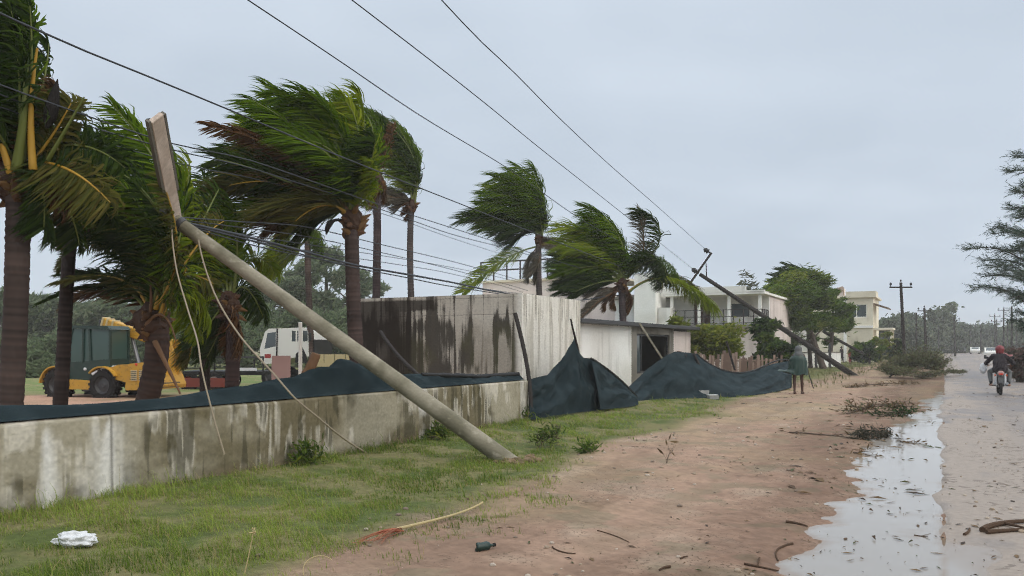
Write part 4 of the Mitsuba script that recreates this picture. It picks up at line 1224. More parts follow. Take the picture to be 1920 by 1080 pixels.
def balcony_house():
    key = thing('two_storey_house', 'pale pink two-storey house with balcony and flat white roof behind the leaning pole', 'house')
    cor = np.array([15.66, 50.0, 0])                      # its right-hand front corner
    L = lambda k, d=0.0, z=0.0: cor + RN * k + RD * d + np.array([0, 0, z])
    R = np.stack([RN, RD, [0, 0, 1.0]], 1)
    bx = lambda k0, k1, d0, d1, z0, z1: MB().box(L((k0 + k1) / 2, (d0 + d1) / 2, (z0 + z1) / 2), (abs(k1 - k0), abs(d1 - d0), z1 - z0), R).out()
    # wall(o, u=-RN): runs from the far left towards the corner; its thickness goes away from the camera
    part(key, 'wall', wall_open(L(21.3, 1.8, 2.9), -RN, 10.8, 3.65, .25, [(1.2, .15, 2.1, 2.2), (5.0, 1.0, 6.3, 2.2)]), 'pink_wall_mat', label='pink upper wall behind the palms')
    part(key, 'wall', wall_open(L(21.3, 0, -.1), -RN, 21.3, 3.0, .25, [(2, .9, 3.4, 2.3), (6, .9, 7.4, 2.3), (15.5, .1, 16.4, 2.3), (18, .9, 19.6, 2.3)]), 'pink_wall_mat')
    part(key, 'wall', wall_open(L(10.5, 1.8, 3.06), -RN, 10.5, 1.9, .25, [(2.2, .0, 3.1, 1.75), (5.6, .0, 6.7, 1.75), (8.0, .5, 9.3, 1.5)]), 'white_wall_mat', label='white wall at the back of the balcony')
    part(key, 'wall', wall_open(L(0, 2.05, -.1), RD, 8.0, 5.0, .25), 'pink_wall_mat')
    part(key, 'wall', wall_open(L(0, .25, -.1), RD, 1.79, 3.0, .25), 'pink_wall_mat')
    part(key, 'wall', wall_open(L(0, 10, -.1), RN, 21.3, 5.9, .25), 'pink_wall_mat')
    part(key, 'wall', wall_open(L(21.3, 10, -.1) - RN * .25, -RD, 8.2, 6.6, .25), 'pink_wall_mat')
    # slabs and roofs
    part(key, 'balcony_floor', bx(-.1, 10.9, -.35, 10, 2.9, 3.06), 'grey_concrete_mat')
    part(key, 'terrace_roof', bx(10.5, 21.5, 1.6, 10.1, 6.55, 6.7), 'cream_wall_mat')
    rf = part(key, 'roof', bx(-.15, 6.4, -.5, 10, 4.96, 5.10), 'white_wall_mat')
    part(rf, 'parapet', bx(1.0, 6.5, -.52, -.3, 5.10, 5.48), 'white_wall_mat')
    part(rf, 'parapet', bx(-.15, 1.0, -.53, -.3, 5.10, 5.20), 'white_wall_mat')
    part(key, 'roof', bx(6.4, 10.5, .95, 10, 4.97, 5.12), 'grey_concrete_mat')
    # the tall white pillar-like stair block in front of the balcony's left end
    part(key, 'stair_tower', bx(6.55, 8.0, -1.3, .9, 0, 6.45), 'white_wall_mat', label='tall plain white stair block')
    part(key, 'low_wall', bx(5.7, 6.5, -.9, .1, 2.4, 4.2), 'white_wall_mat')
    # balcony columns, door and window joinery
    for k in (.1, 2.0, 3.9, 5.7):
        part(key, 'column', bx(k, k + .18, -.3, -.12, 3.06, 4.96), 'white_wall_mat')
    for k0, k1 in ((7.4, 8.3), (3.8, 4.9)):
        part(key, 'door', bx(k0, k1, 1.9, 1.94, 3.06, 4.8), 'door_mat')
    w = part(key, 'window', frame_box(L(10.5, 1.8, 3.06), -RN, 8.0, .5, 9.3, 1.5, .1, .07), 'white_paint_mat')
    part(w, 'pane', pane_quad(L(10.5, 1.8, 3.06), -RN, 8.07, .57, 9.23, 1.43, .12), 'pane_mat')
    w = part(key, 'window', frame_box(L(21.3, 1.8, 2.9), -RN, 5.0, 1.0, 6.3, 2.2, .1, .07), 'white_paint_mat')
    part(w, 'pane', pane_quad(L(21.3, 1.8, 2.9), -RN, 5.07, 1.07, 6.23, 2.13, .12), 'pane_mat')
    for x in (2, 6, 18):
        w = part(key, 'window', frame_box(L(21.3, 0, 0), -RN, x, .8, x + (1.6 if x > 10 else 1.4), 2.2, .1, .07), 'white_paint_mat')
        part(w, 'pane', pane_quad(L(21.3, 0, 0), -RN, x + .07, .87, x + (1.53 if x > 10 else 1.33), 2.13, .12), 'pane_mat')
    railing(key, [L(7.4, -.28, 3.06), L(.05, -.28, 3.06), L(.05, 1.7, 3.06)], .95, 16, .022, (1.0, .55, .12))
    railing(key, [L(21.4, 1.7, 6.7), L(14.6, 1.7, 6.7)], 1.4, 7, .05, (1.0, .55), name='roof_railing')
    # covered stair landing in front of the left wing: slab on posts
    part(key, 'canopy', bx(15.6, 21.2, -1.2, 1.75, 5.2, 5.34), 'cream_wall_mat')
    for k in (15.8, 17.3, 18.9, 21.0):
        part(key, 'canopy_post', bx(k, k + .13, -1.1, -.97, 0, 5.2), 'rail_mat')
    railing(key, [L(20.9, -1.03, 3.0), L(15.9, -1.03, 3.0)], 1.1, 7, .025, (1.0, .6, .2))
    part(key, 'landing', bx(15.6, 21.2, -1.2, -.02, 2.82, 2.96), 'pink_wall_mat')


balcony_house()


def reed_fence():
    key = thing('reed_fence', 'pinkish fence of uneven upright boards behind the slumped net', 'fence')
    rng = np.random.default_rng(4)
    n = 58
    for i in range(n):
        px = 1262 + (1462 - 1262) * i / (n - 1)
        Y = 31.5 + 5.0 * i / n + rng.uniform(-.02, .02)
        p = P(px, 0, Y)
        h = rng.uniform(1.25, 1.6) - .2 * (i > 38)
        w = rng.uniform(.06, .11)
        a = rng.normal(0, .05)
        q = np.array([p[0], Y, -.05])
        mb = MB().beam(q, q + np.array([a, 0, h]), w, .03, up=(0, 1, 0))
        part(key, 'board', mb.out(), 'reed_mat' if rng.uniform() < .6 else 'reed_dark_mat')
    for z in (.4, 1.1):
        a, b = P(1258, 0, 31.6), P(1466, 0, 36.6)
        a[2] = b[2] = z
        part(key, 'rail', MB().beam(a + [0, .05, 0], b + [0, .05, 0], .05, .06).out(), 'reed_dark_mat')


reed_fence()


def far_house():
    key = thing('cream_house', 'cream two-storey house with broken roof edge far down the road, nearest the upright poles', 'house')
    cor = P(1637, HY, 84.0) * [1, 1, 0]
    L = lambda k, d=0.0, z=0.0: cor + RN * k + RD * d + np.array([0, 0, z])
    R = np.stack([RN, RD, [0, 0, 1.0]], 1)
    bx = lambda k0, k1, d0, d1, z0, z1: MB().box(L((k0 + k1) / 2, (d0 + d1) / 2, (z0 + z1) / 2), (abs(k1 - k0), abs(d1 - d0), z1 - z0), R).out()
    part(key, 'wall', wall_open(L(8.6, 0, -.1), -RN, 8.6, 6.9, .25, [(6.0, 4.8, 8.0, 6.2)]), 'cream_wall_mat')
    part(key, 'wall', wall_open(L(0, .25, -.1), RD, 8, 6.9, .25, [(1.2, .1, 2.2, 2.6)]), 'cream_wall_mat')
    part(key, 'wall', wall_open(L(0, 8.25, -.1), RN, 8.6, 6.9, .25), 'cream_wall_mat')
    part(key, 'wall', wall_open(L(8.6, 8, -.1) - RN * .25, -RD, 7.7, 6.9, .25), 'cream_wall_mat')
    part(key, 'roof', bx(-.3, 8.7, -.3, 8.4, 6.8, 7.0), 'cream_wall_mat')
    part(key, 'parapet', bx(-.28, 2.6, -.28, 3.0, 7.0, 7.45), 'cream_wall_mat')
    part(key, 'pilaster', bx(2.55, 2.85, -.12, -.005, 0, 6.8), 'white_wall_mat')
    part(key, 'moulding', bx(.0, 2.55, -.16, -.005, 3.6, 3.85), 'white_wall_mat')
    w = part(key, 'window', frame_box(L(8.6, 0, -.1), -RN, 6.0, 4.8, 8.0, 6.2, .1, .09), 'white_paint_mat')
    part(w, 'mullion', bx(1.55, 1.65, .08, .14, 4.79, 6.01), 'white_paint_mat')
    for a, b in ((6.1, 6.94), (7.06, 7.9)):
        part(w, 'pane', pane_quad(L(8.6, 0, -.1), -RN, a, 4.89, b, 6.11, .12), 'pane_mat')
    mb = MB().box(L(-.75, 2.2, 5.9), (1.5, 4.4, .12), R @ np.array([[math.cos(.35), 0, math.sin(.35)], [0, 1, 0], [-math.sin(.35), 0, math.cos(.35)]]).T)
    part(key, 'awning', mb.out(), 'reed_dark_mat')
    part(key, 'porch_roof', bx(-1.9, -.02, .2, 4.0, 3.4, 3.6), 'cream_wall_mat')
    for d in (.4, 3.6):
        part(key, 'porch_post', bx(-1.8, -1.6, d, d + .2, 0, 3.4), 'cream_wall_mat')
    part(key, 'door', bx(.03, .08, 1.45, 2.45, 0, 2.5), 'door_mat')
    # roof tank and torn edge
    rng = np.random.default_rng(3)
    mb = MB()
    for i in range(9):
        c = L(3.0 + rng.uniform(0, 2.6), rng.uniform(.3, 2.5), 7.0 + rng.uniform(.1, 1.0))
        mb.box(c, rng.uniform(.3, 1.1, 3) * [1, 1, .7], rotz(rng.uniform(0, 3)) @ trimesh.transformations.rotation_matrix(rng.uniform(-.5, .5), [1, 0, 0])[:3, :3], c=C(*[(150, 124, 112), (126, 106, 98), (170, 150, 136)][rng.integers(3)]))
    k = part(key, 'broken_roof_edge', mb.out(), 'vertex_mat', color=mb.col(), label='torn up roof edge with rubble')
    part(key, 'roof_block', bx(3.0, 5.6, .8, 3.2, 7.0, 7.9), 'pink_wall_mat')


far_house()


def arch_house():
    key = thing('arched_white_house', 'white house with an arched wall end, half hidden behind the bushy tree', 'house')
    o = P(1478, HY, 72) * [1, 1, 0]
    L = lambda x, y, z: o + np.array([x, y, z])
    th = np.linspace(0, np.pi, 16)
    poly = sg.Polygon([(0, 0), (2.6, 0)] + [(1.3 + 1.3 * math.cos(a), 2.1 + 1.0 * math.sin(a)) for a in th])
    m = trimesh.creation.extrude_polygon(poly, 4.0, engine='earcut')
    v = np.array(m.vertices)
    part(key, 'wall', trimesh.Trimesh(L(0, 0, 0) + np.stack([v[:, 0], v[:, 2], v[:, 1]], -1), m.faces[:, ::-1], process=False), 'white_wall_mat', smooth=30)
    part(key, 'wall', MB().box(L(-2.2, 2.6, 1.2), (4.4, 3.0, 2.4)).out(), 'white_wall_mat')
    part(key, 'roof', MB().box(L(-2.25, 2.6, 2.47), (4.8, 3.4, .14)).out(), 'grey_concrete_mat')


arch_house()


def low_wall():
    key = thing('garden_wall', 'low white garden wall with a grey cap and a thin gatepost, behind the person in green', 'wall')
    a, b = P(1476, HY, 62) * [1, 1, 0], P(1574, HY, 66) * [1, 1, 0]
    part(key, 'wall_face', MB().beam(a + [0, 0, .55], b + [0, 0, .55], .25, 1.2).out(), 'white_wall_mat')
    part(key, 'wall_cap', MB().beam(a + [0, 0, 1.2], b + [0, 0, 1.2], .34, .09).out(), 'grey_concrete_mat')
    for px, h in ((1556, 1.9), (1530, 1.5)):
        p = P(px, HY, 61.6) * [1, 1, 0]
        part(key, 'gatepost', MB().beam(p - [0, 0, .1], p + [0, 0, h], .16, .16, up=(0, 1, 0)).out(), 'dark_metal_mat')


low_wall()
k = thing('fallen_lamp_pole', 'thin fallen pole with a bent arm, sloping in front of the cream house', 'pole')
v, f = tube(curve([P(1618, 662, 70), P(1585, 645, 70), P(1554, 627, 70)], 12), .12, 8)
part(k, 'shaft', trimesh.Trimesh(v, f, process=False), 'dark_pole_mat', smooth=40)
v, f = tube(curve([P(1554, 627, 70), P(1545, 620, 70), P(1553, 618, 69.7), P(1564, 613, 69.5)], 12), .13, 8)
part(k, 'bent_arm', trimesh.Trimesh(v, f, process=False), 'dark_pole_mat', smooth=40)


# --- upright poles along the road
def street_pole(px, py, Y, label, r=.15, arm=1.6, lean=0.0, wid=1.0, armz=.35, group='upright utility poles far down the road', foot=None):
    key = thing('utility_pole', label, 'utility pole', group)
    top = P(px, py, Y)
    b = np.array([(foot - 960) / F * Y if foot else top[0] + lean, Y, -.15])
    pole(key, b, top, r * .85, r * .58, 'dark_pole_mat')
    if arm:
        c = top - [0, 0, armz]
        ar = part(key, 'crossarm', MB().beam(c - [arm, 0, 0], c + [arm, 0, 0], .10, .10).out(), 'dark_pole_mat')
        for x in (-arm + .08, arm - .08):
            insulator(ar, c + [x, 0, .06], (0, 0, 1), 1.9)
        insulator(key, top, (0, 0, 1), 1.5)
    return key


street_pole(1689, 530, 61, 'tall dark upright utility pole with a single crossarm, nearest on the road edge', .17, .85, foot=1697, group=None)
FAR = 'dark upright utility pole standing far down the road by the tree line'
street_pole(1733, 577, 92, 'second upright utility pole with crossarm, right of the tallest upright one', .2, .75, foot=1737, group=None)
street_pole(1718, 586, 110, 'slim pole just left of the second upright utility pole', .16, 0, group=None)
street_pole(1789, 596, 130, 'upright utility pole standing beside the dark mounded tree at the road end', .2, .9, foot=1791, group=None)
FARL = ((1819, 608, 190, 1.0), (1829, 606, 210, 0), (1839, 608, 170, 0), (1865, 590, 170, 1.2), (1868, 600, 150, 1.0), (1882, 578, 140, 1.0), (1889, 598, 180, 0), (1897, 574, 105, 0), (1906, 596, 150, .8), (1760, 612, 160, .9), (1710, 606, 150, 0))
PO = ['first', 'second', 'third', 'fourth', 'fifth', 'sixth', 'seventh', 'eighth', 'ninth', 'tenth', 'eleventh']
for px, py, Y, arm in FARL:
    street_pole(px, py, Y, f'{PO[sorted(q[0] for q in FARL).index(px)]} from the left of the distant upright poles at the tree line', .16, arm)

# ------------------------------------------------------------------ trees, shrubs, brush
def leaf_cloud(rng, centers, radii, n, size, tones, elong=1.8, wind=0.5, droop=0.2, flat=0.7):
    """Many small leaf faces spread through clumps; each clump keeps its own tone of green."""
    centers, radii = np.asarray(centers, float), np.asarray(radii, float)
    w = radii.prod(axis=1) ** (2 / 3) if radii.ndim == 2 else radii ** 2
    which = rng.choice(len(centers), n, p=w / w.sum())
    d = nrm(rng.normal(0, 1, (n, 3)))
    r = rng.uniform(0, 1, n) ** 0.6 * np.where(rng.uniform(0, 1, n) < .22, rng.uniform(1, 1.7, n), 1)
    rad = radii[which] if radii.ndim == 2 else radii[which][:, None]
    p = centers[which] + d * r[:, None] * rad
    a = nrm(rng.normal(0, 1, (n, 3)) * [1, 1, flat] + WIND * wind * 2 + np.array([0, 0, -1]) * droop * 2)
    b = nrm(np.cross(a, rng.normal(0, 1, (n, 3))))
    s = size * rng.uniform(.6, 1.4, n)
    L, W = (a * (s * elong / 2)[:, None]), (b * (s / 2)[:, None])
    v = np.stack([p - L, p - W * .8 + L * .1, p + L, p + W * .8 + L * .1], 1).reshape(-1, 3)
    o = (np.arange(n) * 4)[:, None, None]
    f = (np.array([[0, 1, 2], [0, 2, 3]])[None] + o).reshape(-1, 3)
    tone = np.array(tones)[(which * 7 + rng.integers(0, 2, n)) % len(tones)] * rng.uniform(.7, 1.3, (n, 1))
    return v, f, np.repeat(tone, 4, axis=0)


def limbs(rng, foot, top, r, n, reach, wind=-.3):
    """A tapered trunk with limbs; returns the mesh, and the ends of the limbs."""
    mb = MB()
    trunk = curve([foot, foot + (top - foot) * .5 + rng.normal(0, .04, 3) * np.linalg.norm(top - foot), top], 14)
    mb.tube(trunk, np.linspace(r, r * .3, 14), 8, c=C(88, 78, 70))
    ends = []
    for i in range(n):
        u = rng.uniform(.3, .95)
        s = trunk[int(u * 13)]
        a = rng.uniform(0, 2 * np.pi)
        L = reach * rng.uniform(.5, 1.0)
        e = s + np.array([math.cos(a) * L + wind * L, math.sin(a) * L, L * rng.uniform(.2, .8)])
        m = (s + e) / 2 + np.array([0, 0, .1 * L])
        mb.tube(curve([s, m, e], 8), np.linspace(r * .4 * (1.1 - u * .6), r * .08, 8), 6, c=C(84, 74, 66))
        ends.append(e)
    return mb, ends


def bushy_tree(name, label, px, py_top, Y, width, rng_seed, tones, n=5000, size=.16, foot_px=None, group=None, wind=.5, cat='tree', elong=2.2, gaps=0.75, base=.25, trunk_r=None):
    rng = np.random.default_rng(rng_seed)
    key = thing(name, label, cat, group)
    top = P(px, py_top, Y)
    H = top[2]
    foot = np.array([((foot_px or px) - 960) / F * Y, Y, -.1])
    mb, ends = limbs(rng, foot, top - [0, 0, H * .2], trunk_r or .03 * H + .04, 9, width * .45)
    scene[numbered(f'{key}__trunk')] = mikit.ply(mb.out(), 'vertex_mat', color=mb.col(), smooth=True)
    cs, rs_ = [], []
    for e in ends:
        cs.append(e)
        rs_.append(np.array([1, 1, .7]) * width * rng.uniform(.10, .2))
    for i in range(int(20 * gaps)):
        a, z = rng.uniform(0, 2 * np.pi), rng.uniform(base, .95)
        rr = width * .45 * math.sin(min(1, (1.08 - z) * 2.0) * np.pi / 2) * rng.uniform(.3, 1)
        cs.append(np.array([top[0] + math.cos(a) * rr, Y + math.sin(a) * rr, H * z]))
        rs_.append(np.array([1, 1, .65]) * width * rng.uniform(.06, .17))
    cs.append(top - [0, 0, width * .1])
    rs_.append(np.array([1, 1, .8]) * width * .12)
    v, f, c = leaf_cloud(rng, cs, rs_, n, size, tones, elong, wind)
    v[:, 2] = np.maximum(v[:, 2], 0.0)
    k = numbered(f'{key}__crown')
    scene[k] = mikit.ply((v, f), 'leaf_mat', color=c)
    labels[k] = {'kind': 'stuff'}
    return key


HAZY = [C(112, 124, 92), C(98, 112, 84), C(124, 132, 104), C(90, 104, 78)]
MIDG = [C(88, 108, 46), C(74, 96, 42), C(102, 118, 54), C(66, 84, 40)]
DKG = [C(52, 68, 42), C(44, 58, 38), C(62, 76, 46), C(70, 84, 56)]
OLV = [C(118, 126, 50), C(104, 116, 46), C(130, 132, 60), C(96, 106, 46)]
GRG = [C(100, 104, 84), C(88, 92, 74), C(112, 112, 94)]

bushy_tree('bushy_tree', 'bushy dark green tree leaning left beyond the two-storey house', 1496, 504, 60, 7.0, 31, MIDG + OLV[:2] + MIDG, 17000, .12, 1545, wind=.9, gaps=1.7, elong=4.2, base=.42, trunk_r=.26)
bushy_tree('bushy_tree', 'greyish bushy tree crowding the left side of the cream house', 1562, 540, 68, 4.2, 32, MIDG + GRG, 7000, .13, 1552, wind=.8, gaps=1.3, elong=4, base=.45)
bushy_tree('bare_tree', 'wispy half-bare tree showing above the white roof parapet', 1396, 505, 66, 3.6, 33, GRG, 700, .16, 1400, wind=.5, gaps=.8, elong=3.0, base=.6)
bushy_tree('shrub', 'bright olive shrub in front of the balcony, above the board fence', 1345, 612, 38.5, 3.6, 34, OLV, 7000, .11, 1345, wind=.7, cat='shrub', gaps=1.4, base=.45)
bushy_tree('shrub', 'dark shrub at the right end of the board fence beside the leaning pole', 1438, 600, 41, 2.6, 35, MIDG + DKG, 7000, .11, 1440, wind=.6, cat='shrub', gaps=1.4, base=.15)
bushy_tree('shrub', 'drooping green shrub overhanging the sagging net near the person in green', 1462, 640, 37, 1.7, 36, DKG + MIDG, 3600, .1, 1462, wind=.5, cat='shrub', gaps=1.2, base=.1)
bushy_tree('shrub', 'small green shrub at the foot of the cream house', 1628, 640, 74, 3.0, 37, MIDG + DKG, 3000, .16, 1630, cat='shrub', gaps=1.1, base=.1)
bushy_tree('shrub', 'yellow green shrub at the porch of the cream house', 1666, 622, 80, 2.4, 38, OLV, 2600, .16, 1668, cat='shrub', gaps=1.1, base=.1)
bushy_tree('shrub', 'dark clipped shrub just left of the tallest upright pole', 1681, 636, 70, 1.2, 39, DKG, 1600, .14, 1681, cat='shrub', gaps=1.0, base=.1)

# --- hazy casuarinas and scrub behind the yard
ORD = ['first', 'second', 'third', 'fourth', 'fifth', 'sixth', 'seventh', 'eighth', 'ninth', 'tenth', 'eleventh', 'twelfth', 'thirteenth', 'fourteenth']


def nth(px, every):
    return ORD[sorted(every).index(px)]


CAS = 'pale grey-green wispy trees standing far behind the yard'
CASL = ((20, 560, 78, 7), (66, 556, 82, 7), (128, 566, 84, 7), (190, 560, 80, 8), (262, 552, 86, 8), (330, 540, 84, 8), (395, 530, 88, 8), (462, 500, 84, 7), (520, 480, 80, 6.5), (556, 505, 90, 7), (612, 462, 78, 7.5), (650, 490, 88, 7), (700, 520, 95, 6), (-40, 550, 80, 7))
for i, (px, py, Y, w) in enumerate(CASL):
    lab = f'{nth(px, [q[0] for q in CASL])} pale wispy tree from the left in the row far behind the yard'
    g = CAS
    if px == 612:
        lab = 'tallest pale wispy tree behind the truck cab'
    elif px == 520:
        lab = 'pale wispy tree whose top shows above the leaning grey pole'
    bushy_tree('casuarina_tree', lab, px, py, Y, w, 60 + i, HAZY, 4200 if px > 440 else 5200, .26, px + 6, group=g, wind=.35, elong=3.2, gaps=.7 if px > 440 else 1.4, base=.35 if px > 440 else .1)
SCR = 'low green scrub bushes along the back of the yard'
SCRL = ((40, 640, 58, 5), (95, 655, 52, 4.5), (60, 690, 42, 2.6), (95, 672, 44, 3), (180, 640, 60, 6), (260, 630, 62, 7), (350, 632, 60, 7), (430, 620, 62, 7), (500, 600, 64, 6.5), (560, 590, 66, 7), (620, 585, 64, 7), (665, 590, 66, 6))
for i, (px, py, Y, w) in enumerate(SCRL):
    px += .1 * i
    bushy_tree('scrub_bush', f'{ORD[sorted(q[0] + .1 * j for j, q in enumerate(SCRL)).index(px)]} scrub bush from the left along the back of the yard', px, py, Y, w, 80 + i, HAZY + MIDG[:2] + OLV[1:2], 4200, .2, px, group=SCR, cat='bush', wind=.3, gaps=1.5, base=.08)

# --- the far end of the road
END = 'hazy dark trees at the far end of the road'
ENDL = ((1672, 604, 150, 10), (1700, 618, 170, 12), (1726, 604, 180, 13), (1752, 602, 190, 14), (1775, 620, 200, 10), (1806, 612, 210, 9), (1838, 628, 230, 14), (1866, 632, 240, 14), (1898, 628, 220, 14), (1930, 622, 200, 14), (1640, 612, 160, 10), (1780, 636, 240, 16), (1815, 638, 250, 16), (1960, 616, 180, 14))
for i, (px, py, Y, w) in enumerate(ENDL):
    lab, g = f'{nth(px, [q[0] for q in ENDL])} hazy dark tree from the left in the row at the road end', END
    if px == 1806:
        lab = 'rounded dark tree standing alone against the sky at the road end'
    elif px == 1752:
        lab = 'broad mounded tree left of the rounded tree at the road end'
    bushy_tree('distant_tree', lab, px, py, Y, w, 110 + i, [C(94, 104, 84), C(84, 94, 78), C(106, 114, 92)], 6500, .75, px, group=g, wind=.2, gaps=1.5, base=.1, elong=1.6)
for i, (px, py, Y, w) in enumerate(((1905, 655, 48, 2.4), (1940, 650, 44, 2.6), (1925, 660, 38, 1.6))):
    bushy_tree('verge_bush', ('dull reddish brown bush on the right verge behind the rider', 'larger brown bush at the right edge behind the rider', 'small low brown bush at the right edge')[i], px, py, Y, w, 140 + i, [C(96, 84, 74), C(84, 78, 66), C(104, 84, 78)], 2600, .12, px, cat='bush', gaps=1.4, base=.05)
verge = MB()
rng = np.random.default_rng(77)
n = 5200
s, t = rng.uniform(34, 190, n), np.concatenate([rng.uniform(-14, -9.0, n // 2), rng.uniform(4.2, 9, n - n // 2)])
base = RD * s[:, None] + RN * t[:, None] + np.array([0, 0, .02])
verge.add(*blades(rng, base, rng.uniform(.08, .32, n), rng.uniform(.015, .04, n) * (1 + s / 60), rng.uniform(.2, .8, n), np.array(C(104, 104, 66)) * rng.uniform(.7, 1.3, (n, 1)), 2))
solo('verge_grass', 'rough tall grass along both verges farther down the road', 'grass', verge.out(), 'leaf_mat', color=verge.col(), kind='stuff')


def big_casuarina():
    """The tree at the right edge: upswept limbs with feathery tufts of needles."""
    rng = np.random.default_rng(150)
    key = thing('feathery_tree', 'tall feathery dark tree reaching in from the right edge', 'tree')
    Y = 40.0
    foot = np.array([(1952 - 960) / F * Y, Y, -.1])
    top = P(1958, 210, Y)
    tr = curve([foot, foot + (top - foot) * .5 + [.1, 0, 0], top], 20)
    mb = MB().tube(tr, np.linspace(.24, .05, 20), 10, c=C(84, 74, 72))
    scene[numbered(f'{key}__trunk')] = mikit.ply(mb.out(), 'vertex_mat', color=mb.col(), smooth=True)
    spec = [((1808, 468), 0), ((1822, 540), -.5), ((1838, 520), .8), ((1862, 440), -.4), ((1860, 425), .9), ((1888, 322), .3), ((1898, 360), -.8), ((1902, 292), .6), ((1890, 390), -.2), ((1840, 490), 1.4), ((1850, 500), -1.2), ((1868, 545), .2),
            ((1895, 560), -.6), ((1905, 585), .5), ((1912, 520), -1.6), ((1900, 470), 1.8), ((1910, 440), -1.7), ((1905, 410), 1.2), ((1915, 350), .5), ((1880, 470), .2), ((1870, 505), 2.0), ((1912, 615), 0), ((1896, 600), 1.2), ((1916, 560), 1.5), ((1918, 490), .2), ((1918, 460), -1.2), ((1915, 400), -.6)]
    spec += [((2040 + rng.uniform(-40, 60), rng.uniform(280, 560)), rng.uniform(-2, 2)) for _ in range(14)]
    for (px, py), dy in spec:
        e = P(px, py, Y + dy)
        zs = np.clip(e[2] - np.linalg.norm(e[:2] - foot[:2]) * rng.uniform(.15, .5), .8, top[2] - .2)
        s0 = tr[int(np.clip((zs - foot[2]) / (top[2] - foot[2]), 0, 1) * 19)]
        m = (s0 + e) / 2 + np.array([0, 0, .18 * np.linalg.norm(e - s0)])
        c = curve([s0, m, e], 24)
        mb = MB().tube(c, np.linspace(.05, .012, 24), 5, c=C(78, 68, 64))
        L = np.linalg.norm(e - s0)
        # feathery sprays hanging off the limb
        nt = int(26 + 16 * L)
        for i in range(nt):
            u = rng.uniform(.25, 1.0) ** .8
            q = c[int(u * 23)] + rng.normal(0, .06, 3)
            d = nrm(np.array([-.75, 0, .1]) + rng.normal(0, .55, 3) + nrm(e - s0) * .5)
            ln = rng.uniform(.22, .6)
            k = 9
            w = np.linspace(0, 1, k)[:, None]
            sp = q + d * w * ln + np.array([-.12, 0, -.10]) * w ** 2 * ln
            dd = nrm(d[None] * .7 + rng.normal(0, .45, (k, 3)) + np.array([-.25, 0, -.25]))
            nd = rng.uniform(.10, .2, (k, 1))
            sd = nrm(np.cross(dd, rng.normal(0, 1, (k, 3)))) * rng.uniform(.010, .022, (k, 1))
            v = np.stack([sp - sd, sp + sd, sp + dd * nd], 1).reshape(-1, 3)
            f = np.arange(3 * k).reshape(-1, 3)
            tn = np.array(C(*[(70, 86, 70), (58, 74, 62), (84, 96, 80)][rng.integers(3)])) * rng.uniform(.8, 1.2)
            mb.add(v, f, tn)
        bk = numbered(f'{key}__branch')
        scene[bk] = mikit.ply(mb.out(), 'leaf_mat', color=mb.col())


big_casuarina()


def brush(name, label, a, b, height, n, seed, tones, leafy=.5, spread=.5, r=.012, cat='fallen branch', group=None, twig=.5):
    """A fallen branch or heap: a bent main stem, many forking twigs and withered leaves, lying from a to b on the ground."""
    rng = np.random.default_rng(seed)
    key = thing(name, label, cat, group)
    a, b = np.asarray(a, float).copy(), np.asarray(b, float).copy()
    a[2], b[2] = gz(a) + r, gz(b) + height * .3
    L = np.linalg.norm(b - a)
    c = curve([a, (a + b) / 2 + [0, 0, height * .25], b], 20)
    st = MB().tube(c, np.linspace(r * 1.6, r * .6, 20), 7, c=C(92, 78, 66))
    lv = MB()
    for i in range(n):
        q = c[rng.integers(1, 20)] + rng.normal(0, .02, 3)
        d = nrm(np.array([rng.normal(0, 1), rng.normal(0, 1), abs(rng.normal(0.25, .45))]) * [1, spread * 1.2, height / max(.3, L) * 2.2] + nrm(b - a) * rng.uniform(-.2, .8))
        ln = twig * rng.uniform(.4, 1.1)
        e = q + d * ln
        m = (q + e) / 2 + rng.normal(0, .05, 3) * ln
        tw = curve([q, m, e], 6)
        tw[:, 2] = np.maximum(tw[:, 2], WZ + .006)
        st.tube(tw, np.linspace(r * .5, r * .15, 6), 4, c=np.array(C(84, 70, 58)) * rng.uniform(.7, 1.3), cap=False)
        k = int(rng.poisson(10 * leafy))
        if k:
            p = tw[rng.integers(1, 6, k)] + rng.normal(0, .05, (k, 3))
            dd = nrm(d[None] + rng.normal(0, .7, (k, 3)) + WIND * .5)
            ll = rng.uniform(.05, .13, (k, 1)) * (1 + twig * .3)
            sd = nrm(np.cross(dd, rng.normal(0, 1, (k, 3)))) * ll * .14
            v = np.stack([p - dd * ll * .2, p - sd + dd * ll * .3, p + dd * ll, p + sd + dd * ll * .3], 1).reshape(-1, 3)
            v[:, 2] = np.maximum(v[:, 2], WZ + .004)
            f = (np.array([[0, 1, 2], [0, 2, 3]])[None] + (np.arange(k) * 4)[:, None, None]).reshape(-1, 3)
            lv.add(v, f, np.repeat(np.array(tones)[rng.integers(0, len(tones), k)] * rng.uniform(.7, 1.25, (k, 1)), 4, axis=0))
    scene[numbered(f'{key}__stem')] = mikit.ply(st.out(), 'vertex_mat', color=st.col())
    if lv.n:
        kk = numbered(f'{key}__leaves')
        scene[kk] = mikit.ply(lv.out(), 'leaf_mat', color=lv.col())
        labels[kk] = {'kind': 'stuff'}
    return key


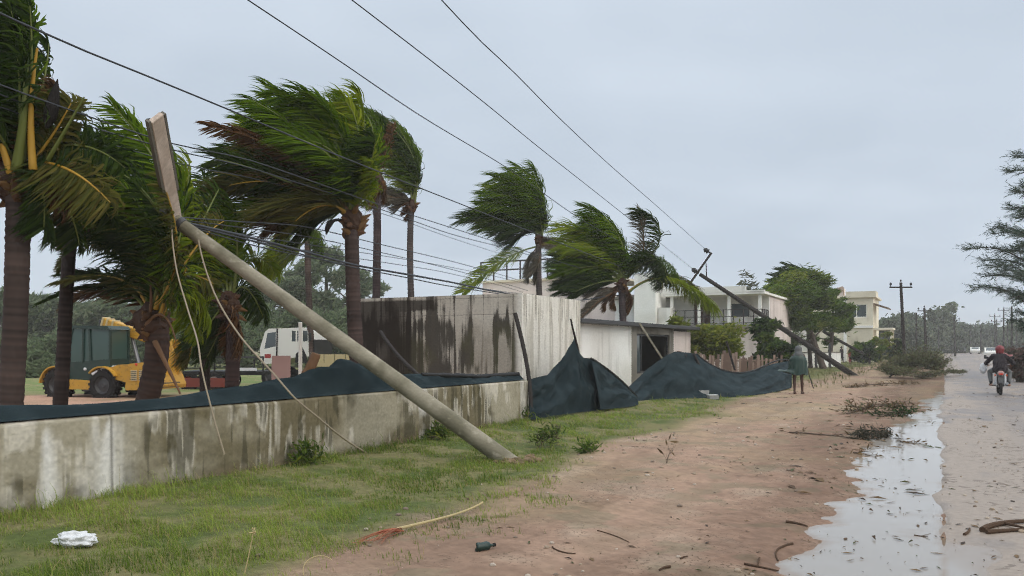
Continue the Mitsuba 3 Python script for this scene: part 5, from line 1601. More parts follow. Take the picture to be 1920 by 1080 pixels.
DRYL = [C(104, 84, 62), C(92, 76, 54), C(116, 98, 72)]
GREYL = [C(104, 108, 78), C(90, 96, 68), C(116, 116, 88), C(82, 88, 60)]
for i in range(4):
    brush('brush_heap', ('large grey-green fallen branch lying into the road beyond the puddle', 'tangled grey branch at the left of the fallen branch heap', 'broken bough on top of the grey fallen branch heap', 'low spray of twigs reaching towards the tarmac from the grey heap')[i],
          *((G(1668, 708), G(1752, 712)), (G(1664, 700), G(1700, 716)), (G(1690, 696), G(1760, 700)), (G(1720, 712), G(1800, 704)))[i], (1.7, 1.3, 1.9, .6)[i], (420, 220, 380, 110)[i], 160 + i, GREYL, 1.5, 1.0, .03, twig=(1.1, .9, 1.1, .7)[i])
brush('fallen_branch', 'brown dead branch with curled twigs lying at the left edge of the puddle', G(1588, 778), G(1700, 774), .45, 70, 170, DRYL + GREYL[:2], .55, .6, .016, twig=.5)
brush('fallen_branch', 'dark leafy twig soaking at the near side of the brown dead branch', G(1650, 784), G(1706, 778), .2, 40, 171, DKG, .9, .5, .012, twig=.35)
brush('fallen_branch', 'thin brown line of dead twigs crossing the dirt near the fallen branch heap', G(1585, 728), G(1720, 722), .22, 60, 172, DRYL, .6, .6, .012, twig=.4)
brush('fallen_branch', 'thin dark branch lying across the dirt towards the puddle', G(1480, 812), G(1606, 824), .05, 14, 173, DRYL, .2, .3, .010, twig=.3)
brush('fallen_branch', 'clump of dark wet leaves lying in the middle of the puddle', G(1610, 826), G(1660, 818), .16, 40, 174, [C(70, 70, 60), C(84, 80, 70)], 1.1, .5, .008, twig=.22)
brush('fallen_branch', 'long dark twig floating in the puddle beside the clump of wet leaves', G(1672, 824), G(1722, 832), .05, 8, 175, DRYL, .3, .3, .008, twig=.15)
brush('fallen_branch', 'short dark twig in the puddle nearest the buried lower edge of the dirt', G(1600, 850), G(1640, 854), .05, 8, 176, DRYL, .4, .3, .008, twig=.12)
brush('weed_clump', 'tall weedy clump growing beside the foot of the leaning grey pole', G(1010, 842), G(1050, 838), .4, 46, 177, MIDG + GREYL[:1], .5, .5, .005, cat='weeds', twig=.32)
brush('weed_clump', 'bare forked weed sticking out of the dirt right of the leaning grey pole', G(1250, 872), G(1262, 866), .3, 7, 178, DRYL, .1, .5, .006, cat='weeds', twig=.3)
brush('weed_clump', 'small green weed tuft right of the leaning grey pole', G(1095, 852), G(1112, 850), .14, 22, 179, MIDG, .8, .6, .004, cat='weeds', twig=.16)

# ------------------------------------------------------------------ vehicles in the yard
class Local:
    """A frame for building a vehicle: x forward, y to its left, z up."""

    def __init__(self, origin, yaw):
        self.o, self.R = np.asarray(origin, float), rotz(yaw)

    def __call__(self, m):
        v = np.array(m.vertices) @ self.R.T + self.o
        return trimesh.Trimesh(v, m.faces, process=False)

    def p(self, *a):
        return self.R @ np.array(a, float) + self.o


def extr(poly_xz, y0, y1, bevel=0.0):
    """A side outline (x, z) drawn out across the vehicle from y0 to y1."""
    poly = sg.Polygon(poly_xz).buffer(0)
    m = trimesh.creation.extrude_polygon(poly, 1.0, engine='earcut')
    v = np.array(m.vertices)
    w = np.stack([v[:, 0], y0 + (y1 - y0) * v[:, 2], v[:, 1]], -1)
    f = m.faces if (y1 - y0) < 0 else m.faces[:, ::-1]
    return trimesh.Trimesh(w, f, process=False)


def wheel(parent, fr, c, r, w, tyre='tyre_mat', hub='dark_metal_mat', lugs=True):
    """A wheel whose axle runs across the vehicle: tyre (with lugs), rim."""
    prof = np.array([[r * .55, -w * .42], [r * .62, -w * .5], [r * .9, -w * .5], [r * .985, -w * .38], [r, 0], [r * .985, w * .38], [r * .9, w * .5], [r * .62, w * .5], [r * .55, w * .42]])
    m = trimesh.creation.revolve(prof, sections=28)
    turn = np.array([[1, 0, 0], [0, 0, 1], [0, -1, 0]], float)
    parts = MB().add(np.array(m.vertices) @ turn.T + c, m.faces)
    if lugs:
        for i in range(20):
            a = 2 * np.pi * i / 20
            for s in (-1, 1):
                b = np.array([math.cos(a + s * .06) * r, s * w * .24, math.sin(a + s * .06) * r])
                R = np.array([[math.cos(a), 0, -math.sin(a)], [0, 1, 0], [math.sin(a), 0, math.cos(a)]])
                parts.box(c + b, (.05 * r / .45, w * .42, .07 * r / .45), R)
    k = part(parent, 'wheel', fr(parts.out()), tyre, smooth=30)
    hp = np.array([[0.001, w * .30], [r * .12, w * .34], [r * .2, w * .26], [r * .45, w * .22], [r * .56, w * .44], [r * .56, -w * .44], [r * .45, -w * .22], [r * .2, -w * .26], [r * .12, -w * .34], [0.001, -w * .30]])
    h = trimesh.creation.revolve(hp, sections=20)
    part(k, 'rim', fr(trimesh.Trimesh(np.array(h.vertices) @ turn.T + c, h.faces, process=False)), hub, smooth=30)
    return k


def loader():
    key = thing('telescopic_loader', 'yellow telescopic loader with dark green glazed cab parked in the yard', 'loader')
    # it faces left in the picture and a little away, so that its rear end shows
    fr = Local(P(226, HY, 26.0) * [1, 1, 0] + [0, 0, .03], math.pi - math.radians(14))
    px = lambda x: -(x - 226) * .01725           # photo column -> metres forward
    z = lambda y: (752 - y) * .01725
    rw = .48
    for x, s in ((px(132), 1), (px(132), -1), (px(232), 1), (px(232), -1)):
        wheel(key, fr, np.array([x, s * .78, rw]), rw, .36)
    # chassis and side tank
    part(key, 'chassis', fr(extr([(px(128), .42), (px(128), .74), (px(150), .90), (px(262), .88), (px(335), .55), (px(335), .4)], -.45, .45)), 'dark_metal_mat')
    part(key, 'side_tank', fr(extr([(px(150), .34), (px(150), .66), (px(212), .62), (px(212), .34)], .46, .92)), 'yellow_mat')
    part(key, 'step_box', fr(extr([(px(190), .30), (px(190), .62), (px(214), .62), (px(214), .30)], .40, .90)), 'dark_metal_mat')
    # front frame and mudguards as bent sheets
    def guard(x0, a0, a1, r, y0, y1, name):
        a = np.radians(np.linspace(a0, a1, 12))
        out = [(x0 + r * math.cos(t), rw + r * math.sin(t)) for t in a] + [(x0 + (r - .04) * math.cos(t), rw + (r - .04) * math.sin(t)) for t in a[::-1]]
        return part(key, name, fr(extr(out, y0, y1)), 'yellow_mat')
    guard(px(132), 5, 120, .60, .58, 1.0, 'mudguard')
    guard(px(132), 5, 120, .60, -1.0, -.58, 'mudguard')
    guard(px(232), 40, 150, .60, .58, 1.0, 'mudguard')
    guard(px(232), 40, 150, .60, -1.0, -.58, 'mudguard')
    part(key, 'front_frame', fr(extr([(px(118), .5), (px(118), 1.08), (px(150), 1.12), (px(152), .5)], -.5, .5)), 'yellow_mat')
    # cab: pillars, lower panels, roof, panes
    cab = part(key, 'cab', fr(MB().mesh(extr([(px(150), .66), (px(146), 1.0), (px(150), 1.18), (px(244), 1.30), (px(244), .70), (px(215), .62), (px(170), .62)], -.02, .84)).out()), 'dark_green_mat', smooth=25)
    part(cab, 'roof', fr(extr([(px(162), 2.26), (px(166), 2.36), (px(240), 2.34), (px(246), 2.22)], -.06, .88)), 'dark_green_mat')
    for (x0, z0), (x1, z1), y in (((150, 1.15), (163, 2.28), .80), ((186, 1.18), (187, 2.28), .82), ((243, 1.25), (243, 2.26), .80), ((150, 1.15), (163, 2.28), .0), ((243, 1.25), (243, 2.26), .0), ((203, 1.2), (200, 2.28), .82)):
        part(cab, 'pillar', fr(MB().beam((px(x0), y, z0), (px(x1), y, z1), .06, .07, up=(0, 1, 0)).out()), 'dark_green_mat')
    def pane(pts, name='pane'):
        v = np.array([fr.p(*q) for q in pts])
        part(cab, name, (v, np.array([[0, 1, 2, 3]])), 'clear_pane_mat')
    pane([(px(152), .81, 1.18), (px(185), .81, 1.2), (px(186), .81, 2.25), (px(164), .81, 2.25)])
    pane([(px(188), .81, 1.2), (px(201), .81, 1.2), (px(199), .81, 2.25), (px(188), .81, 2.25)])
    pane([(px(205), .81, 1.25), (px(241), .81, 1.28), (px(241), .81, 2.22), (px(202), .81, 2.25)])
    pane([(px(151), .79, 1.16), (px(151), .02, 1.16), (px(164), .02, 2.25), (px(164), .79, 2.25)])
    pane([(px(242), .79, 1.28), (px(242), .02, 1.28), (px(242), .02, 2.22), (px(242), .79, 2.22)])
    pane([(px(152), -.01, 1.18), (px(241), -.01, 1.28), (px(241), -.01, 2.22), (px(164), -.01, 2.25)])
    part(cab, 'seat', fr(MB().box((px(212), .4, 1.15), (.5, .5, .16), bevel=.05).box((px(224), .4, 1.5), (.14, .48, .7), bevel=.05).out()), 'black_mat')
    part(cab, 'steering_wheel', fr(trimesh.creation.torus(.19, .018, 20, 8).apply_transform(trimesh.transformations.rotation_matrix(-.5, [0, 1, 0])).apply_translation((px(178), .4, 1.42))), 'black_mat')
    part(cab, 'door_handle', fr(trimesh.creation.icosphere(2, .05).apply_translation((px(192), .86, .98))), 'plastic_white_mat', smooth=True)
    # boom along the far side, hinged high at the rear, with collars near its head
    b0, b1 = np.array([px(322), -.30, 1.75]), np.array([px(178), -.30, 2.46])
    bm = part(key, 'boom', fr(MB().beam(b0, b1, .30, .34, bevel=.03).out()), 'yellow_mat')
    d = nrm(b1 - b0)
    for u in (-.02, -.2, -.42):
        part(bm, 'collar', fr(MB().beam(b1 + d * u, b1 + d * (u + .07), .36, .40, bevel=.02).out()), 'cream_paint_mat')
    part(bm, 'boom_head', fr(MB().beam(b1 - d * .02, b1 + d * .20 + [0, 0, -.06], .2, .24, bevel=.02).out()), 'dark_metal_mat')
    part(key, 'boom_mount', fr(MB().mesh(extr([(px(312), .8), (px(305), 1.9), (px(330), 1.92), (px(338), 1.5), (px(330), .8)], -.56, -.48)).mesh(extr([(px(312), .8), (px(305), 1.9), (px(330), 1.92), (px(338), 1.5), (px(330), .8)], -.12, -.04)).out()), 'yellow_mat')
    part(key, 'lift_ram', fr(MB().tube([np.array([px(255), -.3, .95]), np.array([px(236), -.3, 2.02])], .06, 10).out()), 'steel_mat', smooth=40)
    # engine housing, rear cover with two grilles
    part(key, 'engine_housing', fr(extr([(px(246), .7), (px(244), 1.02), (px(262), 1.12), (px(312), 1.18), (px(318), .62), (px(300), .5)], .10, .86)), 'yellow_mat')
    rear = part(key, 'rear_cover', fr(extr([(px(282), .42), (px(292), 1.16), (px(318), 1.20), (px(336), .48), (px(334), .36), (px(284), .34)], -.75, .97, .05)), 'yellow_mat')
    for x0 in (297, 314):
        g = part(rear, 'grille', fr(MB().box((px(x0 + 5), .985, .80), (.22, .03, .32)).out()), 'cream_paint_mat')
        for i in range(5):
            part(g, 'slat', fr(MB().box((px(x0 + 5), 1.004, .68 + i * .06), (.20, .012, .018)).out()), 'dark_metal_mat')
        #part(key, 'grille_slats', fr(MB().box((px(x0 + 5), 1.004, .68), (.20, .012, .02)).box((px(x0 + 5), 1.004, .74), (.20, .012, .02)).box((px(x0 + 5), 1.004, .80), (.20, .012, .02)).box((px(x0 + 5), 1.004, .86), (.20, .012, .02)).box((px(x0 + 5), 1.004, .92), (.20, .012, .02)).out()), 'dark_metal_mat')
    part(rear, 'lamp', fr(trimesh.creation.icosphere(2, .045).apply_translation((px(306), .96, 1.14))), 'lamp_mat', smooth=True)
    part(key, 'exhaust_pipe', fr(MB().tube(curve([np.array([px(256), .62, 1.05]), np.array([px(232), .80, 1.0]), np.array([px(212), .95, .82])], 12), .05, 8).out()), 'plastic_white_mat', smooth=40)


loader()


def lorry():
    key = thing('white_lorry', 'white lorry cab with a small barred side window parked beyond the netting', 'lorry')
    S = 34 / F
    fr = Local(P(560, HY, 34.0) * [1, 1, 0] + [0, 0, .02], math.pi - math.radians(8))
    px = lambda x: -(x - 560) * S
    zz = lambda y: CAMZ - (y - HY) * S
    side = [(px(506), zz(676)), (px(504), zz(655)), (px(514), zz(624)), (px(521), zz(618)), (px(590), zz(616)), (px(598), zz(624)), (px(603), zz(668)), (px(560), zz(672)), (px(552), zz(682)), (px(508), zz(682))]
    cab = part(key, 'cab', fr(extr(side, -1.0, 1.0)), 'white_paint_mat', smooth=20)
    def glass(pts, y=1.006, name='window'):
        q = [(px(a), y, zz(b)) for a, b in pts]
        part(cab, name, (np.array([fr.p(*t) for t in q]), np.array([list(range(len(q)))]) if len(q) == 4 else None), 'pane_mat')
    glass([(513, 655), (535, 650), (535, 624), (519, 626)])
    for a, b in ((566, 573), (576, 584), (587, 596)):
        glass([(a, 641), (b, 641), (b, 622), (a, 622)])
    v = [(px(505) + .012, .85, zz(654)), (px(505) + .012, -.85, zz(654)), (px(515) + .012, -.8, zz(625)), (px(515) + .012, .8, zz(625))]
    part(cab, 'windscreen', (np.array([fr.p(*t) for t in v]), np.array([[0, 1, 2, 3]])), 'pane_mat')
    part(cab, 'door_gap', fr(MB().beam((px(538), 1.0, zz(618)), (px(537), 1.0, zz(674)), .05, .07, up=(0, 1, 0)).out()), 'black_mat')
    part(cab, 'door_panel', fr(extr([(px(508), zz(676)), (px(508), zz(660)), (px(530), zz(654)), (px(534), zz(676))], 1.0, 1.02)), 'white_paint_mat')
    part(cab, 'door_mark', fr(MB().box((px(520), 1.028, zz(668)), (.26, .012, .16)).out()), 'red_cloth_mat')
    part(cab, 'mirror', fr(MB().box((px(604), 1.2, zz(633)), (.10, .12, .34), bevel=.03).out()), 'black_mat')
    part(cab, 'wheel_arch', fr(extr([(px(572), zz(680)), (px(574), zz(664)), (px(586), zz(652)), (px(594), zz(668)), (px(596), zz(680))], 1.0, 1.03)), 'black_mat')
    for x, y in ((px(524), .84), (px(524), -.84), (px(640), .84), (px(640), -.84)):
        wheel(key, fr, np.array([x, y, .42]), .42, .26, lugs=False)
    part(key, 'chassis', fr(MB().box(((px(510) + px(690)) / 2, 0, .6), (abs(px(690) - px(510)), .8, .22)).out()), 'black_mat')
    bed = part(key, 'flatbed', fr(MB().box(((px(606) + px(690)) / 2, 0, .95), (abs(px(690) - px(606)), 2.1, .16)).out()), 'cream_paint_mat', label='cream drop-side bed')
    for i in range(4):
        x0 = 608 + i * 20
        part(bed, 'side_board', fr(MB().box((px(x0 + 9.5), 1.03, 1.2), (.41, .05, .36)).out()), 'cream_paint_mat')
    part(bed, 'headboard', fr(MB().box((px(608), 0, 1.5), (.06, 2.0, .95)).out()), 'black_mat')


lorry()


def trailer():
    key = thing('flatbed_trailer', 'dark low flatbed trailer with rust red frame and one pale hub, behind the palm trunks', 'trailer')
    S = 31 / F
    fr = Local(P(440, HY, 31.0) * [1, 1, 0] + [0, 0, .02], math.pi)
    px = lambda x: -(x - 440) * S
    zz = lambda y: CAMZ - (y - HY) * S
    part(key, 'bed', fr(MB().box(((px(352) + px(512)) / 2, 0, zz(699)), (abs(px(512) - px(352)), 2.0, .14)).out()), 'black_mat')
    part(key, 'frame', fr(MB().box(((px(342) + px(440)) / 2, .98, zz(716)), (abs(px(440) - px(342)), .10, .34)).out()), 'rust_mat')
    part(key, 'side_strip', fr(MB().box(((px(457) + px(497)) / 2, 1.02, zz(692)), (abs(px(497) - px(457)), .04, .11)).out()), 'plastic_white_mat')
    for x in (356, 420, 456, 492, 508):
        part(key, 'stake', fr(MB().box((px(x), .98, zz(683)), (.05, .05, .60)).out()), 'black_mat')
    part(key, 'side_rail', fr(MB().box(((px(352) + px(510)) / 2, .98, zz(670)), (abs(px(510) - px(352)), .05, .07)).out()), 'dark_metal_mat')
    wheel(key, fr, np.array([px(419), .9, .38]), .36, .24, hub='plastic_white_mat', lugs=False)
    wheel(key, fr, np.array([px(372), .9, .38]), .36, .24, hub='rust_mat', lugs=False)
    wheel(key, fr, np.array([px(419), -.9, .38]), .36, .24, hub='rust_mat', lugs=False)
    wheel(key, fr, np.array([px(372), -.9, .38]), .36, .24, hub='rust_mat', lugs=False)
    part(key, 'mudguard', fr(MB().box((px(456), .95, zz(713)), (.3, .3, .08), bevel=.03).out()), 'plastic_white_mat')


trailer()

# odd planks and posts heaped between the netting and the lorry
solo('broken_log', 'short brown broken log standing aslant in front of the lorry', 'log', trimesh.Trimesh(*tube(curve([P(572, 706, 16.0), P(584, 685, 16.0), P(593, 663, 16.0)], 10), np.array([.10, .105, .1, .1, .105, .1, .1, .095, .1, .09]), 10), process=False), 'rib_brown_mat', smooth=40)
solo('white_post', 'thin white post standing upright in front of the lorry cab', 'post', MB().beam(P(563, 720, 22) * [1, 1, 0], P(563, 604, 22), .09, .09, up=(0, 1, 0), bevel=.012).out(), 'white_paint_mat')
solo('pink_board', 'pinkish board leaning below the lorry cab among the netting', 'board', MB().box(P(527, 692, 18.6), (.42, .04, .62), rotz(.2) @ trimesh.transformations.rotation_matrix(-.2, [1, 0, 0])[:3, :3]).out(), 'pink_panel_mat')


def far_car(px, py, Y, label, paint, w=1.7, dark=False):
    key = thing('parked_car' if dark else 'oncoming_car', label, 'car')
    o = P(px, HY, Y) * [1, 1, 0]
    fr = Local(o + [0, 0, 0], math.atan2(-RD[1], -RD[0]))
    sec = [(1.9, .35), (2.0, .6), (1.95, .85), (1.05, .98), (.45, 1.42), (-1.0, 1.45), (-1.7, 1.02), (-2.0, .95), (-2.05, .4)]
    body = part(key, 'body', fr(extr(sec, -w / 2, w / 2)), paint, smooth=25)
    v = [(1.02, -w * .40, 1.0), (1.02, w * .40, 1.0), (.47, w * .36, 1.40), (.47, -w * .36, 1.40)]
    v = [np.array(q) + [.02, 0, .02] for q in v]
    part(body, 'windscreen', (np.array([fr.p(*q) for q in v]), np.array([[0, 1, 2, 3]])), 'pane_mat')
    for s in (-1, 1):
        v = [(.9, s * (w / 2 + .006), .98), (.42, s * (w / 2 + .006), 1.37), (-1.0, s * (w / 2 + .006), 1.4), (-1.5, s * (w / 2 + .006), 1.0)]
        part(body, 'side_window', (np.array([fr.p(*q) for q in v]), np.array([[0, 1, 2, 3]])), 'pane_mat')
        part(body, 'headlight', fr(trimesh.creation.icosphere(2, .13).apply_translation((1.93, s * w * .36, .68))), 'plastic_white_mat', smooth=True)
    for x in (1.25, -1.3):
        for s in (-1, 1):
            wheel(key, fr, np.array([x, s * (w / 2 - .12), .3]), .3, .2, lugs=False)


far_car(1828, 655, 165, 'tiny white car coming up the road in the distance', 'white_paint_mat')
far_car(1858, 655, 120, 'small pale car just left of the rider, far up the road', 'white_paint_mat')
far_car(1803, 655, 185, 'dark car standing at the far road end left of the white car', 'black_mat', dark=True)

# ------------------------------------------------------------------ people and the motorcycle
def place(m, o, yaw):
    return trimesh.Trimesh(np.array(m.vertices) @ rotz(yaw).T + o, m.faces, process=False)


A = lambda *a: np.array(a, float)


def hand(wrist, d, palm_n, s=1.0):
    """A half-closed hand: palm, four bent fingers, thumb. d: the way the hand points; palm_n: out of the palm."""
    d, n = nrm(A(*d)), nrm(A(*palm_n))
    x = nrm(np.cross(d, n))
    w = A(*wrist)
    out = [bone(w, .028 * s, w + d * .07 * s, .036 * s, 8), bone(w + d * .05 * s - x * .02 * s, .022 * s, w + d * .08 * s + x * .026 * s, .022 * s, 8)]
    for i, (k, L) in enumerate(((-.033, .062), (-.011, .072), (.011, .068), (.032, .052))):
        a = w + d * .085 * s + x * k * s
        b = a + (d * .75 + n * .5) * L * .5 * s
        c = b + (d * .1 + n * 1.0) * L * .5 * s
        out += [bone(a, .0105 * s, b, .0095 * s, 6), bone(b, .0095 * s, c, .008 * s, 6)]
    a = w + d * .03 * s - x * .03 * s
    b = a + (d * .6 - x * .6 + n * .4) * .045 * s
    out += [bone(a, .013 * s, b, .011 * s, 6), bone(b, .011 * s, b + (d * .6 + n * .7) * .035 * s, .009 * s, 6)]
    return out


def head_mesh(c, f, up=(0, 0, 1), s=1.0):
    """Head with brow, nose, mouth, chin and ears; f: the way it looks."""
    c, f, up = A(*c), nrm(A(*f)), nrm(A(*up))
    r = nrm(np.cross(f, up))
    q = lambda a, b, d: c + (r * a + f * b + up * d) * s
    parts_ = [bone(q(0, -.015, .03), .092 * s, q(0, .012, .02), .084 * s, 14), bone(q(0, .03, -.04), .066 * s, q(0, .045, -.085), .04 * s, 12),
              bone(q(0, .085, .0), .012 * s, q(0, .105, -.035), .016 * s, 8), bone(q(-.022, .078, -.068), .011 * s, q(.022, .078, -.068), .011 * s, 8),
              bone(q(-.035, .075, .03), .016 * s, q(.035, .075, .03), .016 * s, 8)]
    for k in (-1, 1):
        parts_.append(bone(q(k * .086, -.005, .01), .016 * s, q(k * .088, -.01, -.03), .012 * s, 8))
    parts_.append(bone(q(0, -.02, -.04), .055 * s, q(0, -.035, -.17), .058 * s, 10))
    return parts_


def shoe(ankle, d, L=.25):
    a = A(*ankle)
    d = nrm(A(*d))
    return [bone(a + [0, 0, -.02], .042, a - d * .05 + [0, 0, -.055], .036, 8), bone(a - d * .05 + [0, 0, -.06], .034, a + d * (L - .1) + [0, 0, -.07], .028, 8), bone(a + [0, 0, -.02], .042, a + d * (L - .14) + [0, 0, -.06], .036, 8)]


def leg(hip, knee, ankle, r=(.078, .05, .034)):
    return [bone(hip, r[0], knee, r[1], 12), bone(knee, r[1], (A(*knee) * .62 + A(*ankle) * .38), r[1] * 1.02, 12), bone((A(*knee) * .62 + A(*ankle) * .38), r[1] * 1.02, ankle, r[2], 12)]


def arm(sh, el, wr, r=(.055, .042, .03)):
    return [bone(sh, r[0], el, r[1], 10), bone(el, r[1], wr, r[2], 10)]


def rider_and_bike():
    base = G(1877, 743, .0)
    base = RD * (base @ RD) + RN * (base @ RN)
    base[2] = gz(base) + .005
    yaw = math.atan2(RD[1], RD[0]) - math.pi / 2            # local y forward along the road
    fr = lambda m: place(m, base, yaw)
    key = thing('motorcycle', 'small dark motorcycle ridden away along the road', 'motorcycle')
    turn = np.array([[0, 0, 1], [1, 0, 0], [0, 1, 0]], float)

    def bike_wheel(y):
        t = trimesh.creation.torus(.25, .052, 36, 12)
        w = part(key, 'wheel', fr(trimesh.Trimesh(np.array(t.vertices) @ turn.T + [0, y, .302], t.faces, process=False)), 'tyre_mat', smooth=True)
        m = trimesh.creation.torus(.205, .014, 30, 6)
        mb = MB().add(np.array(m.vertices) @ turn.T + [0, y, .302], m.faces)
        for i in range(12):
            a = i * np.pi / 6
            mb.tube([A(0, y, .302), A(0, y + .2 * math.cos(a), .302 + .2 * math.sin(a))], .005, 4)
        mb.tube([A(-.07, y, .302), A(.07, y, .302)], .035, 10)
        part(w, 'rim', fr(mb.out()), 'steel_mat', smooth=40)
    bike_wheel(.30)
    bike_wheel(1.55)
    a = np.radians(np.linspace(20, 170, 14))
    fen = MB()
    vv = np.array([[x, .30 - .345 * math.cos(t), .302 + .345 * math.sin(t)] for t in a for x in (-.075, .075)])
    fen.add(vv, [[2 * i, 2 * i + 1, 2 * i + 3, 2 * i + 2] for i in range(13)])
    part(key, 'rear_mudguard', fr(fen.out()), 'dark_metal_mat')
    part(key, 'frame', fr(MB().tube([A(0, .35, .62), A(0, .9, .55), A(0, 1.25, .95)], .03, 8).tube([A(0, .9, .55), A(0, .75, .3), A(0, .32, .30)], .03, 8).tube([A(.09, .30, .30), A(.11, .42, .75)], .02, 8).tube([A(-.09, .30, .30), A(-.11, .42, .75)], .02, 8).out()), 'dark_metal_mat', smooth=40)
    part(key, 'engine', fr(MB().box(A(0, .86, .42), (.26, .34, .30), bevel=.05).box(A(0, .95, .62), (.2, .2, .16), bevel=.04).out()), 'steel_mat')
    part(key, 'seat', fr(blob(A(0, .52, .80), (.13, .42, .06), 3, .04, 1.5, 3)), 'black_mat', smooth=True)
    part(key, 'tank', fr(blob(A(0, 1.02, .86), (.15, .25, .13), 4, .04, 1.5, 3)), 'red_mat', smooth=True)
    tl = part(key, 'tail', fr(MB().box(A(0, .12, .77), (.20, .18, .16), bevel=.05).out()), 'pink_panel_mat', label='pale tail piece')
    part(tl, 'tail_lamp', fr(MB().box(A(0, .022, .74), (.12, .02, .06), bevel=.008).out()), 'lamp_mat')
    part(tl, 'number_plate', fr(MB().box(A(0, .035, .57), (.18, .012, .12)).out()), 'grey_cloth_mat')
    for s in (-1, 1):
        part(key, 'exhaust', fr(MB().tube(curve([A(s * .14, .85, .36), A(s * .17, .5, .36), A(s * .18, .05, .42)], 10), np.linspace(.03, .05, 10), 10).out()), 'steel_mat', smooth=40)
        part(key, 'shock_absorber', fr(MB().tube([A(s * .13, .30, .33), A(s * .14, .36, .72)], .032, 8).out()), 'plastic_white_mat', smooth=40)
        part(key, 'footrest', fr(MB().tube([A(s * .1, .62, .32), A(s * .3, .60, .32)], .018, 6).out()), 'black_mat')
        part(key, 'mirror', fr(MB().tube([A(s * .28, 1.18, 1.06), A(s * .38, 1.12, 1.26)], .008, 6).box(A(s * .40, 1.11, 1.29), (.13, .02, .08), bevel=.008).out()), 'black_mat')
        part(key, 'indicator', fr(trimesh.creation.icosphere(2, .03).apply_translation((s * .17, .07, .70))), 'orange_mat', smooth=True)
    part(key, 'handlebar', fr(MB().tube(curve([A(-.40, 1.02, 1.02), A(-.2, 1.16, 1.04), A(0, 1.2, 1.0), A(.2, 1.16, 1.04), A(.40, 1.02, 1.02)], 24), .016, 8).out()), 'steel_mat', smooth=40)
    part(key, 'fork', fr(MB().tube([A(-.09, 1.2, 1.0), A(-.09, 1.55, .30)], .025, 8).tube([A(.09, 1.2, 1.0), A(.09, 1.55, .30)], .025, 8).out()), 'steel_mat', smooth=40)
    part(key, 'front_mudguard', fr(blob(A(0, 1.55, .60), (.07, .26, .05), 6, .03, 1, 2)), 'red_mat', smooth=True)

    # the rider: one continuous body under jacket, trousers and helmet
    rk = thing('person', 'rider in a dark jacket and red helmet seen from behind on the motorcycle', 'person')
    hipL, hipR, knL, knR, anL, anR = A(-.11, .52, .90), A(.11, .52, .90), A(-.30, .90, .80), A(.30, .90, .80), A(-.27, .62, .40), A(.27, .62, .40)
    shL, shR, elL, elR, wrL, wrR = A(-.20, .66, 1.36), A(.20, .66, 1.36), A(-.42, .78, 1.10), A(.42, .78, 1.10), A(-.38, .98, 1.06), A(.38, .98, 1.06)
    torso = [bone(A(-.08, .5, .92), .13, A(.08, .5, .92), .13, 14), bone(A(-.06, .54, 1.12), .125, A(.06, .54, 1.12), .125, 14), bone(A(-.11, .63, 1.32), .10, A(.11, .63, 1.32), .10, 14), bone(A(0, .52, .95), .15, A(0, .62, 1.30), .13, 14)]
    body = torso + leg(hipL, knL, anL) + leg(hipR, knR, anR) + arm(shL, elL, wrL) + arm(shR, elR, wrR) + head_mesh(A(0, .72, 1.56), (0, 1, 0)) + hand(wrL, (.1, .5, -.1), (0, .3, -1)) + hand(wrR, (-.1, .5, -.1), (0, .3, -1)) + shoe(anL, (-.3, 1, 0)) + shoe(anR, (.3, 1, 0))
    scene[rk] = mikit.ply(fr(fuse(body, .025, 6)), 'light_skin_mat', smooth=True)
    jk = [bone(A(-.09, .5, .90), .155, A(.09, .5, .90), .155, 14), bone(A(-.09, .54, 1.12), .145, A(.09, .54, 1.12), .145, 14), bone(A(-.14, .63, 1.33), .12, A(.14, .63, 1.33), .12, 14), bone(A(-.05, .5, .95), .17, A(-.05, .62, 1.32), .14, 14), bone(A(.05, .5, .95), .17, A(.05, .62, 1.32), .14, 14)]
    for sh, el, wr in ((shL, elL, wrL), (shR, elR, wrR)):
        jk += arm(sh, el, el * .1 + wr * .9, (.085, .068, .052))
    part(rk, 'jacket', fr(fuse(jk, .03, 5)), 'dark_cloth_mat', smooth=True)
    tr = []
    for h, k, a in ((hipL, knL, anL), (hipR, knR, anR)):
        tr += leg(h, k, k * .12 + a * .88, (.11, .078, .06))
    tr += [bone(hipL + [0, -.02, 0], .12, hipR + [0, -.02, 0], .12, 12)]
    part(rk, 'trousers', fr(fuse(tr, .03, 5)), 'grey_cloth_mat', smooth=True)
    for an, d in ((anL, (-.3, 1, 0)), (anR, (.3, 1, 0))):
        part(rk, 'shoe', fr(fuse(shoe(an, d) + [bone(an + [0, 0, .04], .05, an, .05, 8)], .03, 3).apply_scale(1.0)), 'black_mat', smooth=True)
    hm = m3.Manifold.batch_boolean([bone(A(0, .70, 1.60), .145, A(0, .74, 1.585), .135, 20), bone(A(0, .69, 1.52), .125, A(0, .70, 1.50), .12, 18)], m3.OpType.Add)
    hm = m3.Manifold.batch_boolean([hm, bone(A(0, .84, 1.55), .07, A(0, .95, 1.55), .09, 12)], m3.OpType.Subtract)
    part(rk, 'helmet', fr(mm(hm)), 'red_mat', smooth=40)
    n = 14
    u, w = np.meshgrid(np.linspace(0, 1, n), np.linspace(0, 1, 8), indexing='ij')
    sc = np.stack([.08 + .30 * u, .62 - .05 * u + .03 * np.sin(9 * u + 2 * w), 1.47 - .06 * u - .09 * w * (1 - .4 * u) + .02 * np.sin(7 * u)], -1).reshape(-1, 3)
    m = fr(trimesh.Trimesh(sc, np.vstack([face_grid(n, 8)[:, [0, 1, 2]], face_grid(n, 8)[:, [0, 2, 3]]]), process=False))
    part(rk, 'scarf', m, 'pink_cloth_mat', smooth=True)
